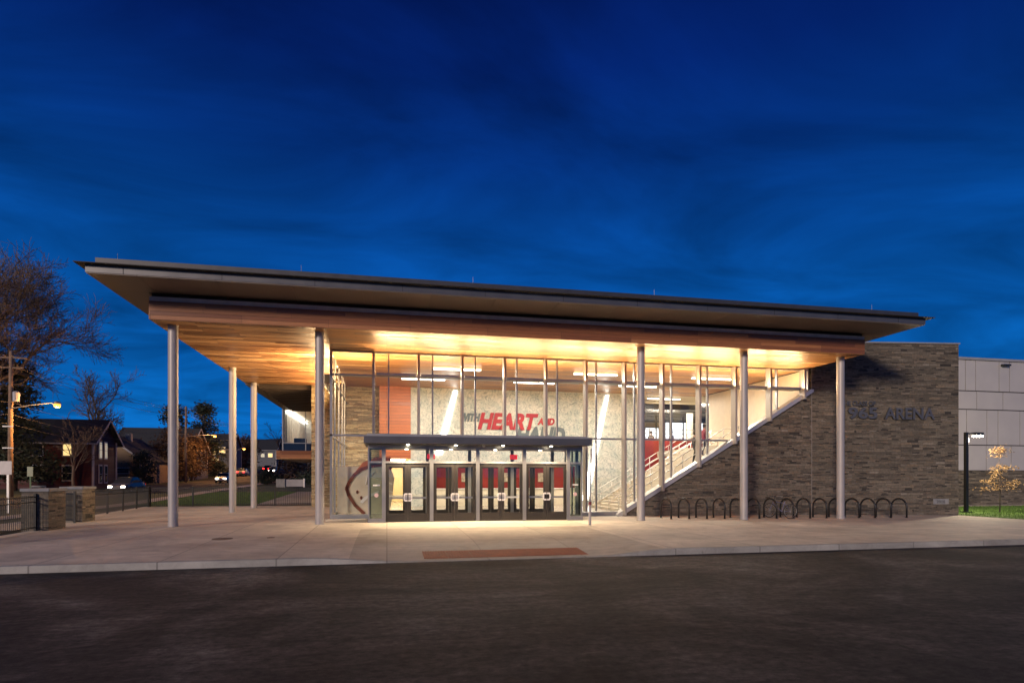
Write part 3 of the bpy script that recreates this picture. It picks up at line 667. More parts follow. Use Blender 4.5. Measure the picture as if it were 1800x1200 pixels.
text('lettering', 'HEART', red_l, mural, 5.8, 9.88, 4.98, 6.08, 38.59, .05, .28, .045)
text('lettering', 'AND', red_l, mural, 9.8, 11.0, 5.33, 5.80, 38.59, .03, .28, .05)
text('lettering', 'HAND', M['grey_text'], mural, 8.3, 11.75, 4.05, 5.22, 38.595, .01, .28, .06)
sgn = thing('wall_sign', 'dark metal letters reading THE CLASS OF 1965 ARENA standing off the stone wall', 'sign')
sgn.matrix_world = SW
text('lettering', 'THE CLASS OF', M['letters'], sgn, 1.58, 3.50, 5.66, 5.90, -.03, .05, 0, .015, SW)
text('lettering', '1965', M['letters'], sgn, 1.60, 3.58, 4.95, 5.58, -.03, .08, 0, .03, SW)
text('lettering', 'ARENA', M['letters'], sgn, 3.98, 6.80, 4.95, 5.56, -.03, .08, 0, .02, SW)
ds = thing('date_stone', 'pale carved stone block reading 2016 set low in the sign wall', 'date stone'); ds.matrix_world = SW
o = MB().box(6.78, 7.66, -.012, -.001, .42, .70).build('block', M['cap']); o.parent = ds
text('lettering', '2016', M['letters'], ds, 6.95, 7.45, .47, .64, -.013, .008, 0, .02, SW)

# ================================================================== entrance vestibule
V = thing('entrance_vestibule', 'glass entrance vestibule with four pairs of doors under a flat grey canopy', 'entrance', (3.8, 25.2, 0))
can = MB().box(-.90, 8.56, 24.2, 27.75, 3.21, 3.49).build('canopy', M['fascia'], V, bevel=.008)
MB().box(-.78, 8.43, 24.38, 27.75, 3.494, 3.60).build('canopy_coping', M['gutter'], can, bevel=.006)
MB().box(-.80, 8.46, 24.28, 27.70, 3.195, 3.207).build('canopy_soffit', M['bronze'], can)
PX = [-.125, 1.835, 3.785, 5.82, 7.795]
fr = MB()
for x in PX: fr.box(x - .075, x + .075, 25.12, 25.27, -.05, 3.19)
fr.box(-.73, 8.42, 25.14, 25.25, 2.445, 2.525)
fr.box(-.73, 8.42, 25.14, 25.25, 3.05, 3.19)
fr.box(-.76, -.70, 25.13, 25.26, 0, 3.19).box(8.38, 8.44, 25.13, 25.26, -.05, 3.19)
for y in (26.5, 27.6): fr.box(-.76, -.70, y, y + .08, 0, 3.19).box(8.38, 8.44, y, y + .08, -.05, 3.19)
fr.box(-.76, -.2, 25.1, 25.28, -.05, .17).box(7.87, 8.45, 25.1, 25.28, -.08, .15)
fr.box(-.76, -.70, 25.29, 27.7, -.05, .17).box(8.38, 8.44, 25.29, 27.7, -.08, .15)
fr.build('frame', M['alum'], V)
gp = MB()
for a, b in zip(PX, PX[1:]): gp.poly([(a + .07, 25.2, 2.52), (b - .07, 25.2, 2.52), (b - .07, 25.2, 3.05), (a + .07, 25.2, 3.05)])
gp.build('transom_glass', M['glass'], V)
for (a, b), x in zip(((-.7, -.2), (7.87, 8.38)), (-.73, 8.41)):
    MB().poly([(a, 25.2, .16), (b, 25.2, .16), (b, 25.2, 3.05), (a, 25.2, 3.05)]).poly([(x, 25.27, .16), (x, 27.7, .16), (x, 27.7, 3.1), (x, 25.27, 3.1)]).build('sidelight_glass', M['glass_green'], V)
for x in (-.42, 8.12):
    cseg = [(x + .085 * math.cos(a * math.pi / 10), 25.17, 1.12 + .085 * math.sin(a * math.pi / 10)) for a in range(20)]
    MB().prism([(p[0], p[2]) for p in cseg], 'y', 25.185, 25.192).build('round_decal', plain('pink_decal', (.62, .42, .42), .6), V)
    MB().box(x - .14, x + .14, 25.186, 25.192, 1.50, 1.56).build('lettering', plain('decal_white', (.6, .6, .6), .6, 0, .3, 30), V)
MB().box(-.7, 8.38, 25.3, 27.7, 3.10, 3.19).build('vestibule_ceiling', M['bronze'], V)
MB().box(-.7, 8.38, 25.28, 28.05, -.08, .004).build('threshold_floor', plain('entry_mat', (.14, .12, .10), .8), V)
def door(x0, x1, y, hinge_left, meet, hw=True):
    # leaf between x0 and x1 with its glass, push bar and pull
    d = MB()
    d.box(x0, x0 + .13, y - .025, y + .025, .02, 2.44).box(x1 - .13, x1, y - .025, y + .025, .02, 2.44)
    d.box(x0 + .13, x1 - .13, y - .025, y + .025, 2.29, 2.44).box(x0 + .13, x1 - .13, y - .025, y + .025, .02, .36)
    d = d.build('door', M['bronze'], V, bevel=.004)
    MB().poly([(x0 + .13, y, .36), (x1 - .13, y, .36), (x1 - .13, y, 2.29), (x0 + .13, y, 2.29)]).build('door_glass', M['glass'], d)
    MB().box(x0 + .10, x1 - .10, y + .04, y + .09, .97, 1.04).build('push_bar', M['handle'], d)
    if hw:
        s = 1 if hinge_left else -1; xm = x1 if hinge_left else x0
        pl = [(xm - s * .012, .86), (xm - s * .12, .86), (xm - s * .17, .92), (xm - s * .17, 1.14), (xm - s * .12, 1.2), (xm - s * .012, 1.2), (xm - s * .012, 1.13), (xm - s * .10, 1.13), (xm - s * .115, 1.115), (xm - s * .115, .945), (xm - s * .10, .93), (xm - s * .012, .93)]
        MB().prism(pl, 'y', y - .10, y - .06).build('pull_handle', M['handle'], d)
        MB().box(min(xm - s * .11, xm - s * .02), max(xm - s * .11, xm - s * .02), y - .035, y - .0255, .95, 1.11).build('lock_plate', M['alum_light'] if meet < 3 else M['black'], d)
for i, (a, b) in enumerate(zip(PX, PX[1:])):
    m_ = (a + b) / 2
    door(a + .08, m_ - .004, 25.2, True, i); door(m_ + .004, b - .08, 25.2, False, i)
for i, (a, b) in enumerate(zip(PX, PX[1:])):
    m_ = (a + b) / 2
    door(a + .08, m_ - .004, 27.78, True, i, False); door(m_ + .004, b - .08, 27.78, False, i, False)
fr2 = MB()
for x in PX: fr2.box(x - .075, x + .075, 27.71, 27.82, 0, 3.1)
fr2.box(-.7, 8.38, 27.72, 27.82, 2.445, 2.525)
fr2.build('inner_frame', M['alum'], V)
for i, x in enumerate((.85, 2.8, 4.8, 6.9)):
    dl = MB().lathe((x, 24.72, 3.165), [(.045, 0), (.055, .0), (.06, .03)], 20).build('downlight', M['bulb'], V)
    light('downlight_beam', 'SPOT', 700, (1, .74, .46), (x, 24.72, 3.14), (0, .0, -1), dl, size=.06, spot=150)
    dl2 = MB().lathe((x, 26.6, 3.07), [(.05, 0), (.065, 0), (.075, .03)], 20).build('downlight', M['bulb'], V)
    light('downlight_beam', 'SPOT', 110, (1, .76, .5), (x, 26.6, 3.05), (0, 0, -1), dl2, size=.06, spot=150)
MB().lathe((3.95, 24.6, 3.10), [(.03, 0), (.06, .03), (.07, .1)], 16).build('security_camera', M['white'], V)
for i, (x, y, w) in enumerate(((1.9, 26.4, 'near the left pair'), (5.6, 26.4, 'near the third pair'))):
    ex = thing('exit_sign', 'small red EXIT sign hanging inside the glass ' + ('between the first and second door pairs' if i == 0 else 'above the third door pair'), 'exit sign', (x, y, 2.72), 'exit signs in the vestibule')
    MB().box(x - .17, x + .17, y - .03, y + .03, 2.66, 2.88).build('sign_box', M['white'], ex)
    MB().box(x - .16, x + .16, y - .036, y - .031, 2.67, 2.87).build('sign_face', M['exit'], ex)
    text('lettering', 'EXIT', M['white'], ex, x - .12, x + .12, 2.70, 2.84, y - .038, .004, 0, .02)
    MB().tube([(x, y, 2.88), (x, y, 3.1)], .01, 6).build('hanger', M['alum'], ex)
#@@LIGHTS
# ================================================================== luminaires
# uplights standing on the transom, outside and inside the glass
for side, y in (('outside', 27.62), ('inside', 28.25)):
    for k in range(11):
        x0, x1 = XK[k] + .12, XK[k + 1] - .12
        place_ = 'leftmost' if k == 0 else ('rightmost' if k == 10 else None)
        u = MB().box(x0, x1, y - .05, y + .05, 6.47, 6.52).build('uplight_bar', M['alum'])
        tag(u, f'slim uplight bar on the transom {side} the glass, between two vertical fins', 'uplight', f'uplight bars {side} the glass')
        MB().box(x0, x1, y - .05, y - .04, 6.521, 6.565).box(x0, x1, y + .04, y + .05, 6.521, 6.565).build('lip', M['alum'], u)
        MB().box(x0 + .02, x1 - .02, y - .035, y + .035, 6.521, 6.529).build('lens', M['led'], u)
        light('uplight_beam', 'AREA', 105 if side == 'outside' else 125, (1.0, .63, .29), ((x0 + x1) / 2, y, 6.60), (0, -1.3 if side == 'outside' else .6, 1), u, x1 - x0, .08, 170)
u = MB().box(-2.3, -.7, 28.2, 28.30, 6.47, 6.52).build('uplight_bar', M['alum'])
tag(u, 'slim uplight bar in the narrow left end bay of the glass front', 'uplight', 'uplight bars inside the glass')
light('uplight_beam', 'AREA', 520, (1.0, .66, .33), (-1.5, 28.26, 6.60), (0, 1.0, .6), u, 1.5, .08, 170)
for k in range(4):
    y0 = 28.2 + 2.7 * k
    u = MB().box(-3.12, -2.53, y0, y0 + 2.4, 6.50, 6.54).box(-2.98, -2.96, y0, y0 + 2.4, 6.541, 6.72).build('uplight_bar', M['alum'])
    tag(u, ('first', 'second', 'third', 'last')[k] + ' uplight bar along the left side glass, counted from the front corner', 'uplight', 'uplight bars on the side glass')
    light('uplight_beam', 'AREA', (290, 300, 300, 280)[k], (1.0, .64, .31), (-3.05, y0 + 1.2, 6.62), (-1.0, -.15, .6), u, .08, 2.4, 170)
# linear ceiling lamps in two rows
row1 = [(3.6, 31.1), (11.2, 31.1), (18.2, 31.1)]
row2 = [(2.05, 34.6), (8.6, 34.6), (15.2, 34.6)]
row3 = [(19.5, 39.8), (21.6, 43.5), (24.5, 42.0)]
desc = {0: 'nearer row', 1: 'middle row', 2: 'far concourse row'}
for r_, row in enumerate((row1, row2, row3)):
    for i, (x, y) in enumerate(row):
        L = thing('ceiling_lamp', f"long white linear lamp on the wood ceiling, {('left', 'middle', 'right')[i]} one of the {desc[r_]}", 'ceiling lamp', (x, y, 7.5), 'linear lamps on the lobby ceiling')
        MB().box(x - 1.25, x + 1.25, y - .08, y + .08, 7.50, 7.58).build('housing', M['white'], L)
        MB().box(x - 1.23, x + 1.23, y - .07, y + .07, 7.44, 7.498).build('diffuser', M['led'], L)
        light('lamp_beam', 'AREA', 430, (1.0, .89, .74), (x, y, 7.42), (0, 0, -1), L, 2.4, .14)
# ================================================================== inside: stair, helmet graphic, people
ST = thing('staircase', 'wide stair with metal handrails rising to the right behind the glass', 'staircase', (15.4, 31.5, 0))
st = MB(); nst = 23; rise = 3.66 / nst; run = 6.2 / nst
for i in range(nst):
    x = 12.3 + run * i
    st.box(x, x + run + .02, 28.75, 34.6, max(0.01, rise * (i + 1) - .34), rise * (i + 1))
st.build('step', plain('stair_concrete', (.52, .46, .36), .6, 0, .08), ST)
MB().prism([(12.0, .01), (12.35, .01), (18.6, 3.5), (18.6, 3.9), (18.5, 3.9)], 'y', 34.62, 34.72).prism([(12.0, .01), (12.35, .01), (18.6, 3.5), (18.6, 3.9), (18.5, 3.9)], 'y', 28.62, 28.72).build('stringer', M['cream'], ST)
for y in (28.85, 30.3, 31.7, 33.1, 34.5):
    h = MB()
    sl_ = .5903
    def zs(x): return max(0, (x - 12.3) * sl_)
    for off in (.52, .92):
        h.tube([(11.6, y, off - .1 if off > .6 else .42), (11.75, y, off), (12.2, y, off), (18.5, y, zs(18.5) + off), (19.2, y, zs(18.5) + off)], .022, 8)
    for k in range(6):
        x = 12.2 + 1.25 * k; h.tube([(x - .32 * 0, y, zs(x) - .0), (x - .0, y, zs(x) + .93)], .02, 8)
    h.build('handrail', M['alum_light'], ST, smooth=True)
HP = thing('helmet_graphic', 'large cream helmet graphic with dark red rim behind the glass left of the doors', 'wall graphic', (-.9, 31, 0))
MB().box(-2.42, -.1, 31.0, 31.08, .05, 2.40).build('backing_board', plain('graphic_board', (.62, .55, .42), .6), HP)
def arc(cx_, cz_, rx, rz, a0, a1, n=24): return [(cx_ + rx * math.cos(R(a0 + (a1 - a0) * i / n)), cz_ + rz * math.sin(R(a0 + (a1 - a0) * i / n))) for i in range(n + 1)]
shell = [(-1.10, .02), (-1.55, .45), (-1.86, .95), (-1.98, 1.30), (-1.84, 1.62), (-1.6, 1.98), (-1.25, 2.26), (-.8, 2.42), (-.2, 2.5), (.2, 2.3), (.38, 1.8), (.30, 1.1), (.22, .5), (.1, .02)]
MB().prism(shell, 'y', 30.93, 30.995).build('shell', plain('helmet_cream', (.62, .55, .42), .45, 0, .18, 1.2), HP)
rim = MB(); pts = shell[:10]
for a, b in zip(pts, pts[1:]):
    rim.bar((a[0], 30.90, a[1]), (b[0] + (b[0] - a[0]) * .08, 30.90, b[1] + (b[1] - a[1]) * .08), .07, .15)
rim.build('rim', plain('rim_maroon', (.17, .045, .02), .5), HP)
MB().prism([(-1.6, 2.05), (-1.2, 2.35), (-.6, 2.56), (.2, 2.66), (.2, 2.9), (-.6, 2.84), (-1.2, 2.6)], 'y', 30.88, 30.99).build('crown_stripe', plain('rim_orange', (.45, .14, .05), .5), HP)
ck = MB()
for a, b in (((-.95, 1.95), (.3, 1.5)), ((-1.0, 1.45), (.3, 1.1)), ((-.95, 1.95), (-1.05, 1.5)), ((-.85, 1.9), (-.6, 2.15))): ck.tube([(a[0], 30.86, a[1]), (b[0], 30.86, b[1])], .022, 6)
ck.prism([(-1.32, .62), (-1.1, .88), (-.4, 1.2), (-.4, 1.05), (-.95, .8), (-1.2, .55)], 'y', 30.88, 30.925)
ck.build('face_cage', M['white'], HP)
for x, z in ((-1.45, 1.12), (-1.26, .83)):
    MB().prism(arc(x, z, .06, .09, 0, 350, 16), 'y', 30.88, 30.925).build('ear_hole', plain('hole_brown', (.12, .03, .015), .6), HP)

def person(name, label, loc, rz, shirt, trousers, scale=1.0, pose='climb'):
    P = thing(name, label, 'person', loc, 'people on the stair', rz)
    me = bpy.data.meshes.new('body')
    lf = .22 if pose == 'climb' else .05
    V_ = [(0, 0, .95), (0, 0, 1.15), (0, -.01, 1.40), (0, 0, 1.52), (0, .02, 1.66), (0, .03, 1.74),
          (-.10, 0, .90), (-.11, lf, .52), (-.11, lf - .02, .10), (-.11, lf + .14, .05),
          (.10, 0, .90), (.11, -lf * .5, .50), (.11, -lf * .9, .09), (.11, -lf * .9 + .14, .04),
          (-.20, 0, 1.42), (-.26, -.04, 1.14), (-.27, .12, .92), (-.27, .17, .84),
          (.20, 0, 1.42), (.26, -.02, 1.14), (.26, .14, .95), (.26, .19, .88)]
    E_ = [(0, 1), (1, 2), (2, 3), (3, 4), (4, 5), (0, 6), (6, 7), (7, 8), (8, 9), (0, 10), (10, 11), (11, 12), (12, 13), (2, 14), (14, 15), (15, 16), (16, 17), (2, 18), (18, 19), (19, 20), (20, 21)]
    rad = [.15, .14, .16, .055, .095, .08, .09, .07, .045, .04, .09, .07, .045, .04, .065, .045, .035, .03, .065, .045, .035, .03]
    me.from_pydata([Vector(v) * scale for v in V_], E_, [])
    o = bpy.data.objects.new('body', me); COL.objects.link(o); o.parent = P
    sk = o.modifiers.new('skin', 'SKIN'); ss = o.modifiers.new('sub', 'SUBSURF'); ss.levels = ss.render_levels = 2
    for v, r in zip(me.skin_vertices[0].data, rad): v.radius = (r * scale, r * scale * .85)
    me.skin_vertices[0].data[0].use_root = True
    bpy.context.view_layer.update()
    dg = bpy.context.evaluated_depsgraph_get()
    m2 = bpy.data.meshes.new_from_object(o.evaluated_get(dg))
    o.modifiers.clear(); o.data = m2
    skin = plain('skin', (.45, .27, .19), .5); sh = plain('shirt', shirt, .8); tr = plain('trousers', trousers, .8)
    m2.materials.clear()
    for m_ in (skin, sh, tr): m2.materials.append(m_)
    for p in m2.polygons:
        c = p.center / scale; p.use_smooth = True
        p.material_index = 0 if c.z > 1.5 or (abs(c.x) > .2 and c.z < .93) else (1 if c.z > .93 else 2)
    MB().lathe((0, .0, 0), [(.02, 1.60 * scale), (.10 * scale, 1.66 * scale), (.112 * scale, 1.73 * scale), (.09 * scale, 1.81 * scale), (.03, 1.845 * scale)], 14).build('hair', plain('dark_hair', (.03, .02, .015), .6), None, smooth=True).parent = P
    return P
person('person', 'person in black jacket and dark trousers walking up the stair', (16.55, 30.0, 2.55), R(-90), (.02, .02, .025), (.025, .025, .03))
person('person', 'person in a dark red top standing just ahead on the stair', (17.5, 30.7, 3.05), R(-90), (.22, .03, .04), (.03, .03, .05))
for i, (x, y, c, wd) in enumerate(((18.9, 42.3, (.05, .04, .05), 'black coat nearest the mural end'), (20.1, 43.2, (.12, .10, .08), 'brown coat in the middle'), (21.5, 42.6, (.10, .12, .22), 'blue coat by the bright window'))):
    p = person('person', 'person standing behind the upper railing, ' + wd, (x, y, 3.62), R(160 + 20 * i), c, (.03, .03, .04), 1, 'stand'); p['group'] = 'people on the upper concourse'

# ================================================================== plaza furniture
def hoop():
    m_ = MB(); L = .40; pts = [(0, -L, -.02), (0, -L, .53)] + [(0, -L * math.cos(a), .53 + L * math.sin(a)) for a in [math.pi * i / 14 for i in range(1, 14)]] + [(0, L, .53), (0, L, -.02)]
    m_.tube(pts, .042, 12); return m_
h0 = None
hl = {0: 'first black bike hoop beside the foot of the sloped wall, left end of the row', 4: 'black bike hoop partly hidden on the left side of the fourth round column', 5: 'black bike hoop just right of the fourth round column',
      6: 'black bike hoop with the bicycle leaning on it', 7: 'black bike hoop just right of the bicycle', 10: 'black bike hoop half hidden behind the rightmost column', 11: 'first black bike hoop to the right of the rightmost column', 14: 'last black bike hoop at the right end of the row',
      1: 'second black bike hoop from the foot of the sloped wall', 2: 'third black bike hoop from the foot of the sloped wall', 3: 'second hoop to the left of the fourth round column', 8: 'second black bike hoop right of the bicycle', 9: 'next black hoop left of the one behind the rightmost column', 12: 'second black bike hoop right of the rightmost column', 13: 'black bike hoop next to the right end hoop'}
for i in range(15):
    x = 12.72 + .888 * i; y = 25.75 - .028 * i; z = pz(x, y)
    if h0 is None:
        h0 = thing('bike_hoop', hl[0], 'bike rack', (0, 0, 0), 'black bike hoops along the stone wall'); hoop().build('hoop', M['black'], h0, smooth=True)
        for yy in (-.4, .4): MB().lathe((0, yy, 0), [(.075, 0), (.075, .012), (.035, .014)], 16).build('foot_plate', M['black'], h0)
        o = h0
    else: o = copy_tree(h0)
    o.location = (x, y, z); o.rotation_euler = (0, 0, R(9)); o['label'] = hl[i]
# bicycle leaning by the seventh hoop
bz = pz(18.4, 25.5)
BK = thing('bicycle', 'dark bicycle with upright handlebar locked to a black hoop', 'bicycle', (18.42, 25.42, bz + .0), None, R(112))
BK.rotation_euler = (R(9), 0, R(112))
def ring(c, r, t, n=30):
    pts = [(c[0] + r * math.cos(2 * math.pi * i / n), c[1], c[2] + r * math.sin(2 * math.pi * i / n)) for i in range(n + 1)]
    return MB().tube(pts, t, 8)
fm = plain('bike_paint', (.13, .14, .24), .35, .2)
for wx in (-.54, .54):
    w = ring((wx, 0, .35), .33, .022).build('wheel', M['tyre']); w.parent = BK; [setattr(p, 'use_smooth', True) for p in w.data.polygons]
    rmo = ring((wx, 0, .35), .305, .008).build('rim', M['alum']); rmo.parent = w
    sp = MB()
    for k in range(14):
        a = 2 * math.pi * k / 14; sp.tube([(wx, .0, .35), (wx + .30 * math.cos(a), 0, .35 + .30 * math.sin(a))], .003, 4)
    sp.build('spokes', M['alum_light']).parent = w
fr_ = MB()
for a, b, r_ in (((-.54, 0, .35), (-.1, 0, .32), .013), ((-.1, 0, .32), (-.22, 0, .82), .017), ((-.22, 0, .72), (.36, 0, .80), .016), ((-.1, 0, .32), (.38, 0, .70), .02), ((-.54, 0, .35), (-.21, 0, .74), .011), ((.34, 0, .88), (.54, 0, .35), .016)): fr_.tube([a, b], r_, 8)
fr_.build('frame', fm).parent = BK
MB().tube([(.34, 0, .88), (.31, 0, 1.02)], .012, 8).tube([(.20, -.30, 1.04), (.31, -.12, 1.03), (.31, .12, 1.03), (.20, .30, 1.04)], .013, 8).build('handlebar', M['black']).parent = BK
MB().obox((-.24, 0, .87), (.13, 0, 0), (0, .06, 0), (0, 0, .025)).build('saddle', M['black'], bevel=.02).parent = BK
MB().box(-.18, -.02, -.07, -.05, .31, .33).box(-.02, .14, .05, .07, .29, .31).build('pedals', M['black']).parent = BK
# slim post in front of the right sidelight
px_, py_ = 7.9, 22.6; pzz = pz(px_, py_)
PO = thing('sign_post', 'slim grey post with red band and edge-on sign plate before the right sidelight', 'sign post', (px_, py_, pzz))
MB().lathe((px_, py_, pzz), [(.055, -.05), (.055, .85), (.05, .86)], 16).build('sleeve', M['column'], PO)
MB().lathe((px_, py_, pzz), [(.063, .80), (.063, .93)], 16).build('red_band', plain('band_red', (.20, .02, .03), .5), PO)
MB().tube([(px_, py_, pzz + .8), (px_ + .06, py_, pzz + 3.05)], .03, 10).build('pole', M['alum'], PO)
MB().obox((px_ + .075, py_ - .05, pzz + 2.55), (.007, -.0025, 0), (.085, .243, 0), (0, 0, .3)).build('sign_plate', plain('sign_red_white', (.45, .10, .09), .4, .1), PO)
# rust coloured grate in the curb ramp
TG = thing('tactile_grate', 'long rust red cast iron warning grate at the foot of the curb ramp', 'grate', (3.2, 16.05, pz(3.2, 16)))
def rz_(y): return pz(3.2, y) + .006
gy0, gy1 = 15.62, 16.62
for k in range(7):
    a = .95 + .64 * k
    MB().poly([(a, gy0, rz_(gy0)), (a + .635, gy0, rz_(gy0)), (a + .635, gy1, rz_(gy1)), (a, gy1, rz_(gy1))]).build('cast_plate', M['rust'], TG)
ri = MB()
for k in range(62):
    a = .97 + .072 * k; ri.bar((a, gy0 + .05, rz_(gy0) + .008), (a, gy1 - .05, rz_(gy1) + .008), .036, .014)
ri.build('rib_rows', M['rust'], TG)
for i, (x, y, r_, lb) in enumerate(((-5.0, 20.0, .30, 'round rusty access cover set in the plaza left of the glass front'), (-3.6, 20.1, .12, 'small round drain cover in the plaza concrete near the second column'))):
    tag(MB().lathe((x, y, pz(x, y)), [(r_, -.02), (r_, .008), (r_ - .03, .012)], 28).build('access_cover', plain('cover_iron', (.13, .08, .055), .7, .3)), lb, 'access cover')
# lamp post and young tree on the right lawn
LP = thing('lamp_post', 'slim dark square lamp post with a lit head on the right lawn', 'lamp post', (32.75, 28.4, -.17))
MB().box(32.67, 32.84, 28.31, 28.48, -.2, 4.45).build('pole', M['black'], LP, bevel=.01)
MB().box(32.55, 32.95, 28.2, 28.6, -.2, -.12).build('base_plate', M['black'], LP)
MB().box(32.86, 33.75, 28.34, 28.46, 4.32, 4.42).build('arm', M['black'], LP)
hd = MB().box(33.30, 33.85, 28.26, 28.54, 4.29, 4.45).build('lamp_head', M['black'], LP)
MB().box(33.34, 33.81, 28.28, 28.52, 4.20, 4.288).build('lens', emit('lamp_post_lens', (1, .88, .68), 80), hd)
light('post_lamp', 'POINT', 1300, (1.0, .82, .58), (33.58, 28.4, 4.05), (0, 0, -1), hd, size=.12)

# ---------------------------------------------------------------- trees
def bare_tree(name, label, cat, loc, height, spread, levels, seed, mat, lean=(0, 0), rmin=.012, kids=(5, 5, 4, 4, 3), group=None, l0=.62, lk=(.48, .72)):
    rnd = random.Random(seed)
    T = thing(name, label, cat, loc, group)
    tk, cw_ = MB(), MB()
    def grow(p, d, L, r, lev):
        n = 4 if lev < 2 else 3
        pts = [p]; rr = [r]; q_ = p.copy(); dd = d.copy()
        for i in range(n):
            dd = (dd + Vector((rnd.gauss(0, .13), rnd.gauss(0, .13), rnd.gauss(.05, .10)))).normalized()
            q_ = q_ + dd * L / n; pts.append(q_.copy()); rr.append(max(rmin, r * (1 - .62 * (i + 1) / n)))
        (tk if lev < 2 else cw_).tube(pts, rr, 7 if lev == 0 else (5 if lev < 2 else 3), cap=lev < 2)
        if lev >= levels: return
        for k in range(kids[lev]):
            t_ = (.30 if lev == 0 else .2) + (.70 if lev == 0 else .8) * (k + rnd.random() * .8) / kids[lev]
            f = min(t_, .999) * n; i = int(f); bp = pts[i].lerp(pts[i + 1], f - i)
            base = (pts[i + 1] - pts[i]).normalized(); ax = base.orthogonal().normalized(); ax.rotate(Matrix.Rotation(rnd.uniform(0, 6.28), 3, base))
            ang = rnd.uniform(.45, .95) * spread; nd = base.copy(); nd.rotate(Matrix.Rotation(ang, 3, ax))
            nl = L * rnd.uniform(*lk) * (1 - .25 * t_)
            grow(bp, nd, nl, max(rmin, rr[i] * rnd.uniform(.42, .62)), lev + 1)
    grow(Vector((0, 0, -.2)), Vector((lean[0], lean[1], 1)).normalized(), height * l0, height * .019, 0)
    t_ = tk.build('trunk', mat, None, smooth=True); t_.parent = T
    c_ = cw_.build('crown', mat, None, recalc=False); c_.parent = T
    return T
def leafy(name, label, cat, loc, h, r, n, leaf, mat, seed, shape='round', trunk_r=.12, gap=.55, group=None, base=.25):
    rnd = random.Random(seed); T = thing(name, label, cat, loc, group)
    tk = MB(); tk.tube([(0, 0, -.2), (.05 * r, 0, h * .35), (0, .05 * r, h * .7), (0, 0, h * .93)], [trunk_r, trunk_r * .8, trunk_r * .45, .015], 8)
    cl = []
    for k in range(max(10, n // 60)):
        if shape == 'cone':
            t = rnd.random() ** 1.4; rad = r * (1 - t) * (.35 + .65 * rnd.random()); z = h * (base + (1 - base) * t)
        else:
            t = rnd.random(); rad = r * math.sin(math.pi * min(1, .12 + .86 * t)) * rnd.random() ** .5; z = h * (base + (1 - base) * t)
        a = rnd.uniform(0, 6.283); c = Vector((rad * math.cos(a), rad * math.sin(a), z)); cl.append(c)
        zz = max(h * base * .7, z - rad * (.3 if shape == 'cone' else .75)); tk.tube([(0, 0, zz), tuple(c)], [trunk_r * .28, .008], 4)
    t_ = tk.build('trunk', M['bark'], None, smooth=True); t_.parent = T
    q = MB(); sd_ = r * .20
    for i in range(n):
        c = rnd.choice(cl); p = c + Vector((rnd.gauss(0, sd_), rnd.gauss(0, sd_), rnd.gauss(0, sd_ * (.45 if shape == 'cone' else .7))))
        if p.z < .15: continue
        u_ = Vector((rnd.gauss(0, 1), rnd.gauss(0, 1), rnd.gauss(0, .6))).normalized(); w_ = u_.orthogonal().normalized(); s_ = leaf * rnd.uniform(.6, 1.3)
        q.poly([p - u_ * s_, p + w_ * s_ * .45, p + u_ * s_, p - w_ * s_ * .45])
    c_ = q.build('crown', mat, None, recalc=False); c_.parent = T
    return T
leafy('young_tree', 'slim young tree with sparse yellow leaves on the right lawn', 'tree', (34.9, 28.2, -.17), 3.7, 1.0, 1100, .06, M['leaf_yellow'], 5, 'cone', .035, base=.36)
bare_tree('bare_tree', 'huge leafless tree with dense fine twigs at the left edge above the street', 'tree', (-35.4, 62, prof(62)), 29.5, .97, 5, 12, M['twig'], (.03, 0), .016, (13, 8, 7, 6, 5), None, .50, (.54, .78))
bare_tree('bare_tree', 'leafless tree rising behind the dark red house roof', 'tree', (-40.0, 92, prof(92)), 17, .85, 4, 23, M['bark'], (0, 0), .02, (9, 6, 5, 5))
bare_tree('bare_tree', 'thin leafless tree in front of the dark red house', 'tree', (-30.4, 67, prof(67)), 8.5, 1.0, 4, 31, M['bark'], (-.15, 0), .014, (6, 5, 4, 4))
bare_tree('bare_tree', 'leafless tree showing left of the lit upper room', 'tree', (-15.5, 92, prof(92)), 10.5, .9, 4, 41, M['bark'], (0, 0), .015, (6, 5, 4, 4))
leafy('evergreen_tree', 'broad dark evergreen behind the nearest utility pole', 'tree', (-36.2, 68, prof(68)), 12.5, 3.6, 9000, .2, M['needle'], 51, 'cone', .35, base=.12)
leafy('evergreen_tree', 'tall dark conifer standing above the far rooftops beside the second pole', 'tree', (-34.5, 125, prof(125)), 13.5, 4.2, 5200, .3, M['needle'], 52, 'cone', .3, base=.1)
leafy('evergreen_tree', 'dark conifer left of the first column, beyond the tan house', 'tree', (-37.5, 118, prof(118)), 12.5, 4.2, 4600, .3, M['needle'], 58, 'cone', .3, base=.1)
leafy('oak_tree', 'brown leaved tree beside the tan house, left of the first column', 'tree', (-31.6, 99, prof(99)), 7.6, 3.4, 4200, .2, M['leaf_brown'], 53, 'round', .2, base=.1)
leafy('oak_tree', 'rusty brown tree just right of the first column', 'tree', (-30.6, 104, prof(104)), 6.8, 3.2, 4200, .2, M['leaf_brown'], 54, 'round', .2, base=.15)
leafy('oak_tree', 'reddish brown tree between the second and third left columns', 'tree', (-31.5, 146, prof(146)), 7.5, 3.6, 3000, .26, M['leaf_brown'], 55, 'round', .2, base=.12)
leafy('shrub', 'dark rounded shrub below the cantilevered upper room', 'shrub', (-12.2, 88, prof(88)), 4.9, 3.0, 4200, .16, M['leaf_brown'], 56, 'round', .12, base=.05)
leafy('shrub', 'low dark green bush beside the street left of the monument', 'shrub', (-15.8, 86, prof(86)), 1.9, 1.6, 1800, .14, M['needle'], 57, 'round', .08, base=.05)
leafy('shrub', 'long low dark bush behind the white monument', 'shrub', (-9.0, 82, prof(82)), 1.7, 2.2, 2200, .14, M['needle'], 59, 'round', .08, base=.05)
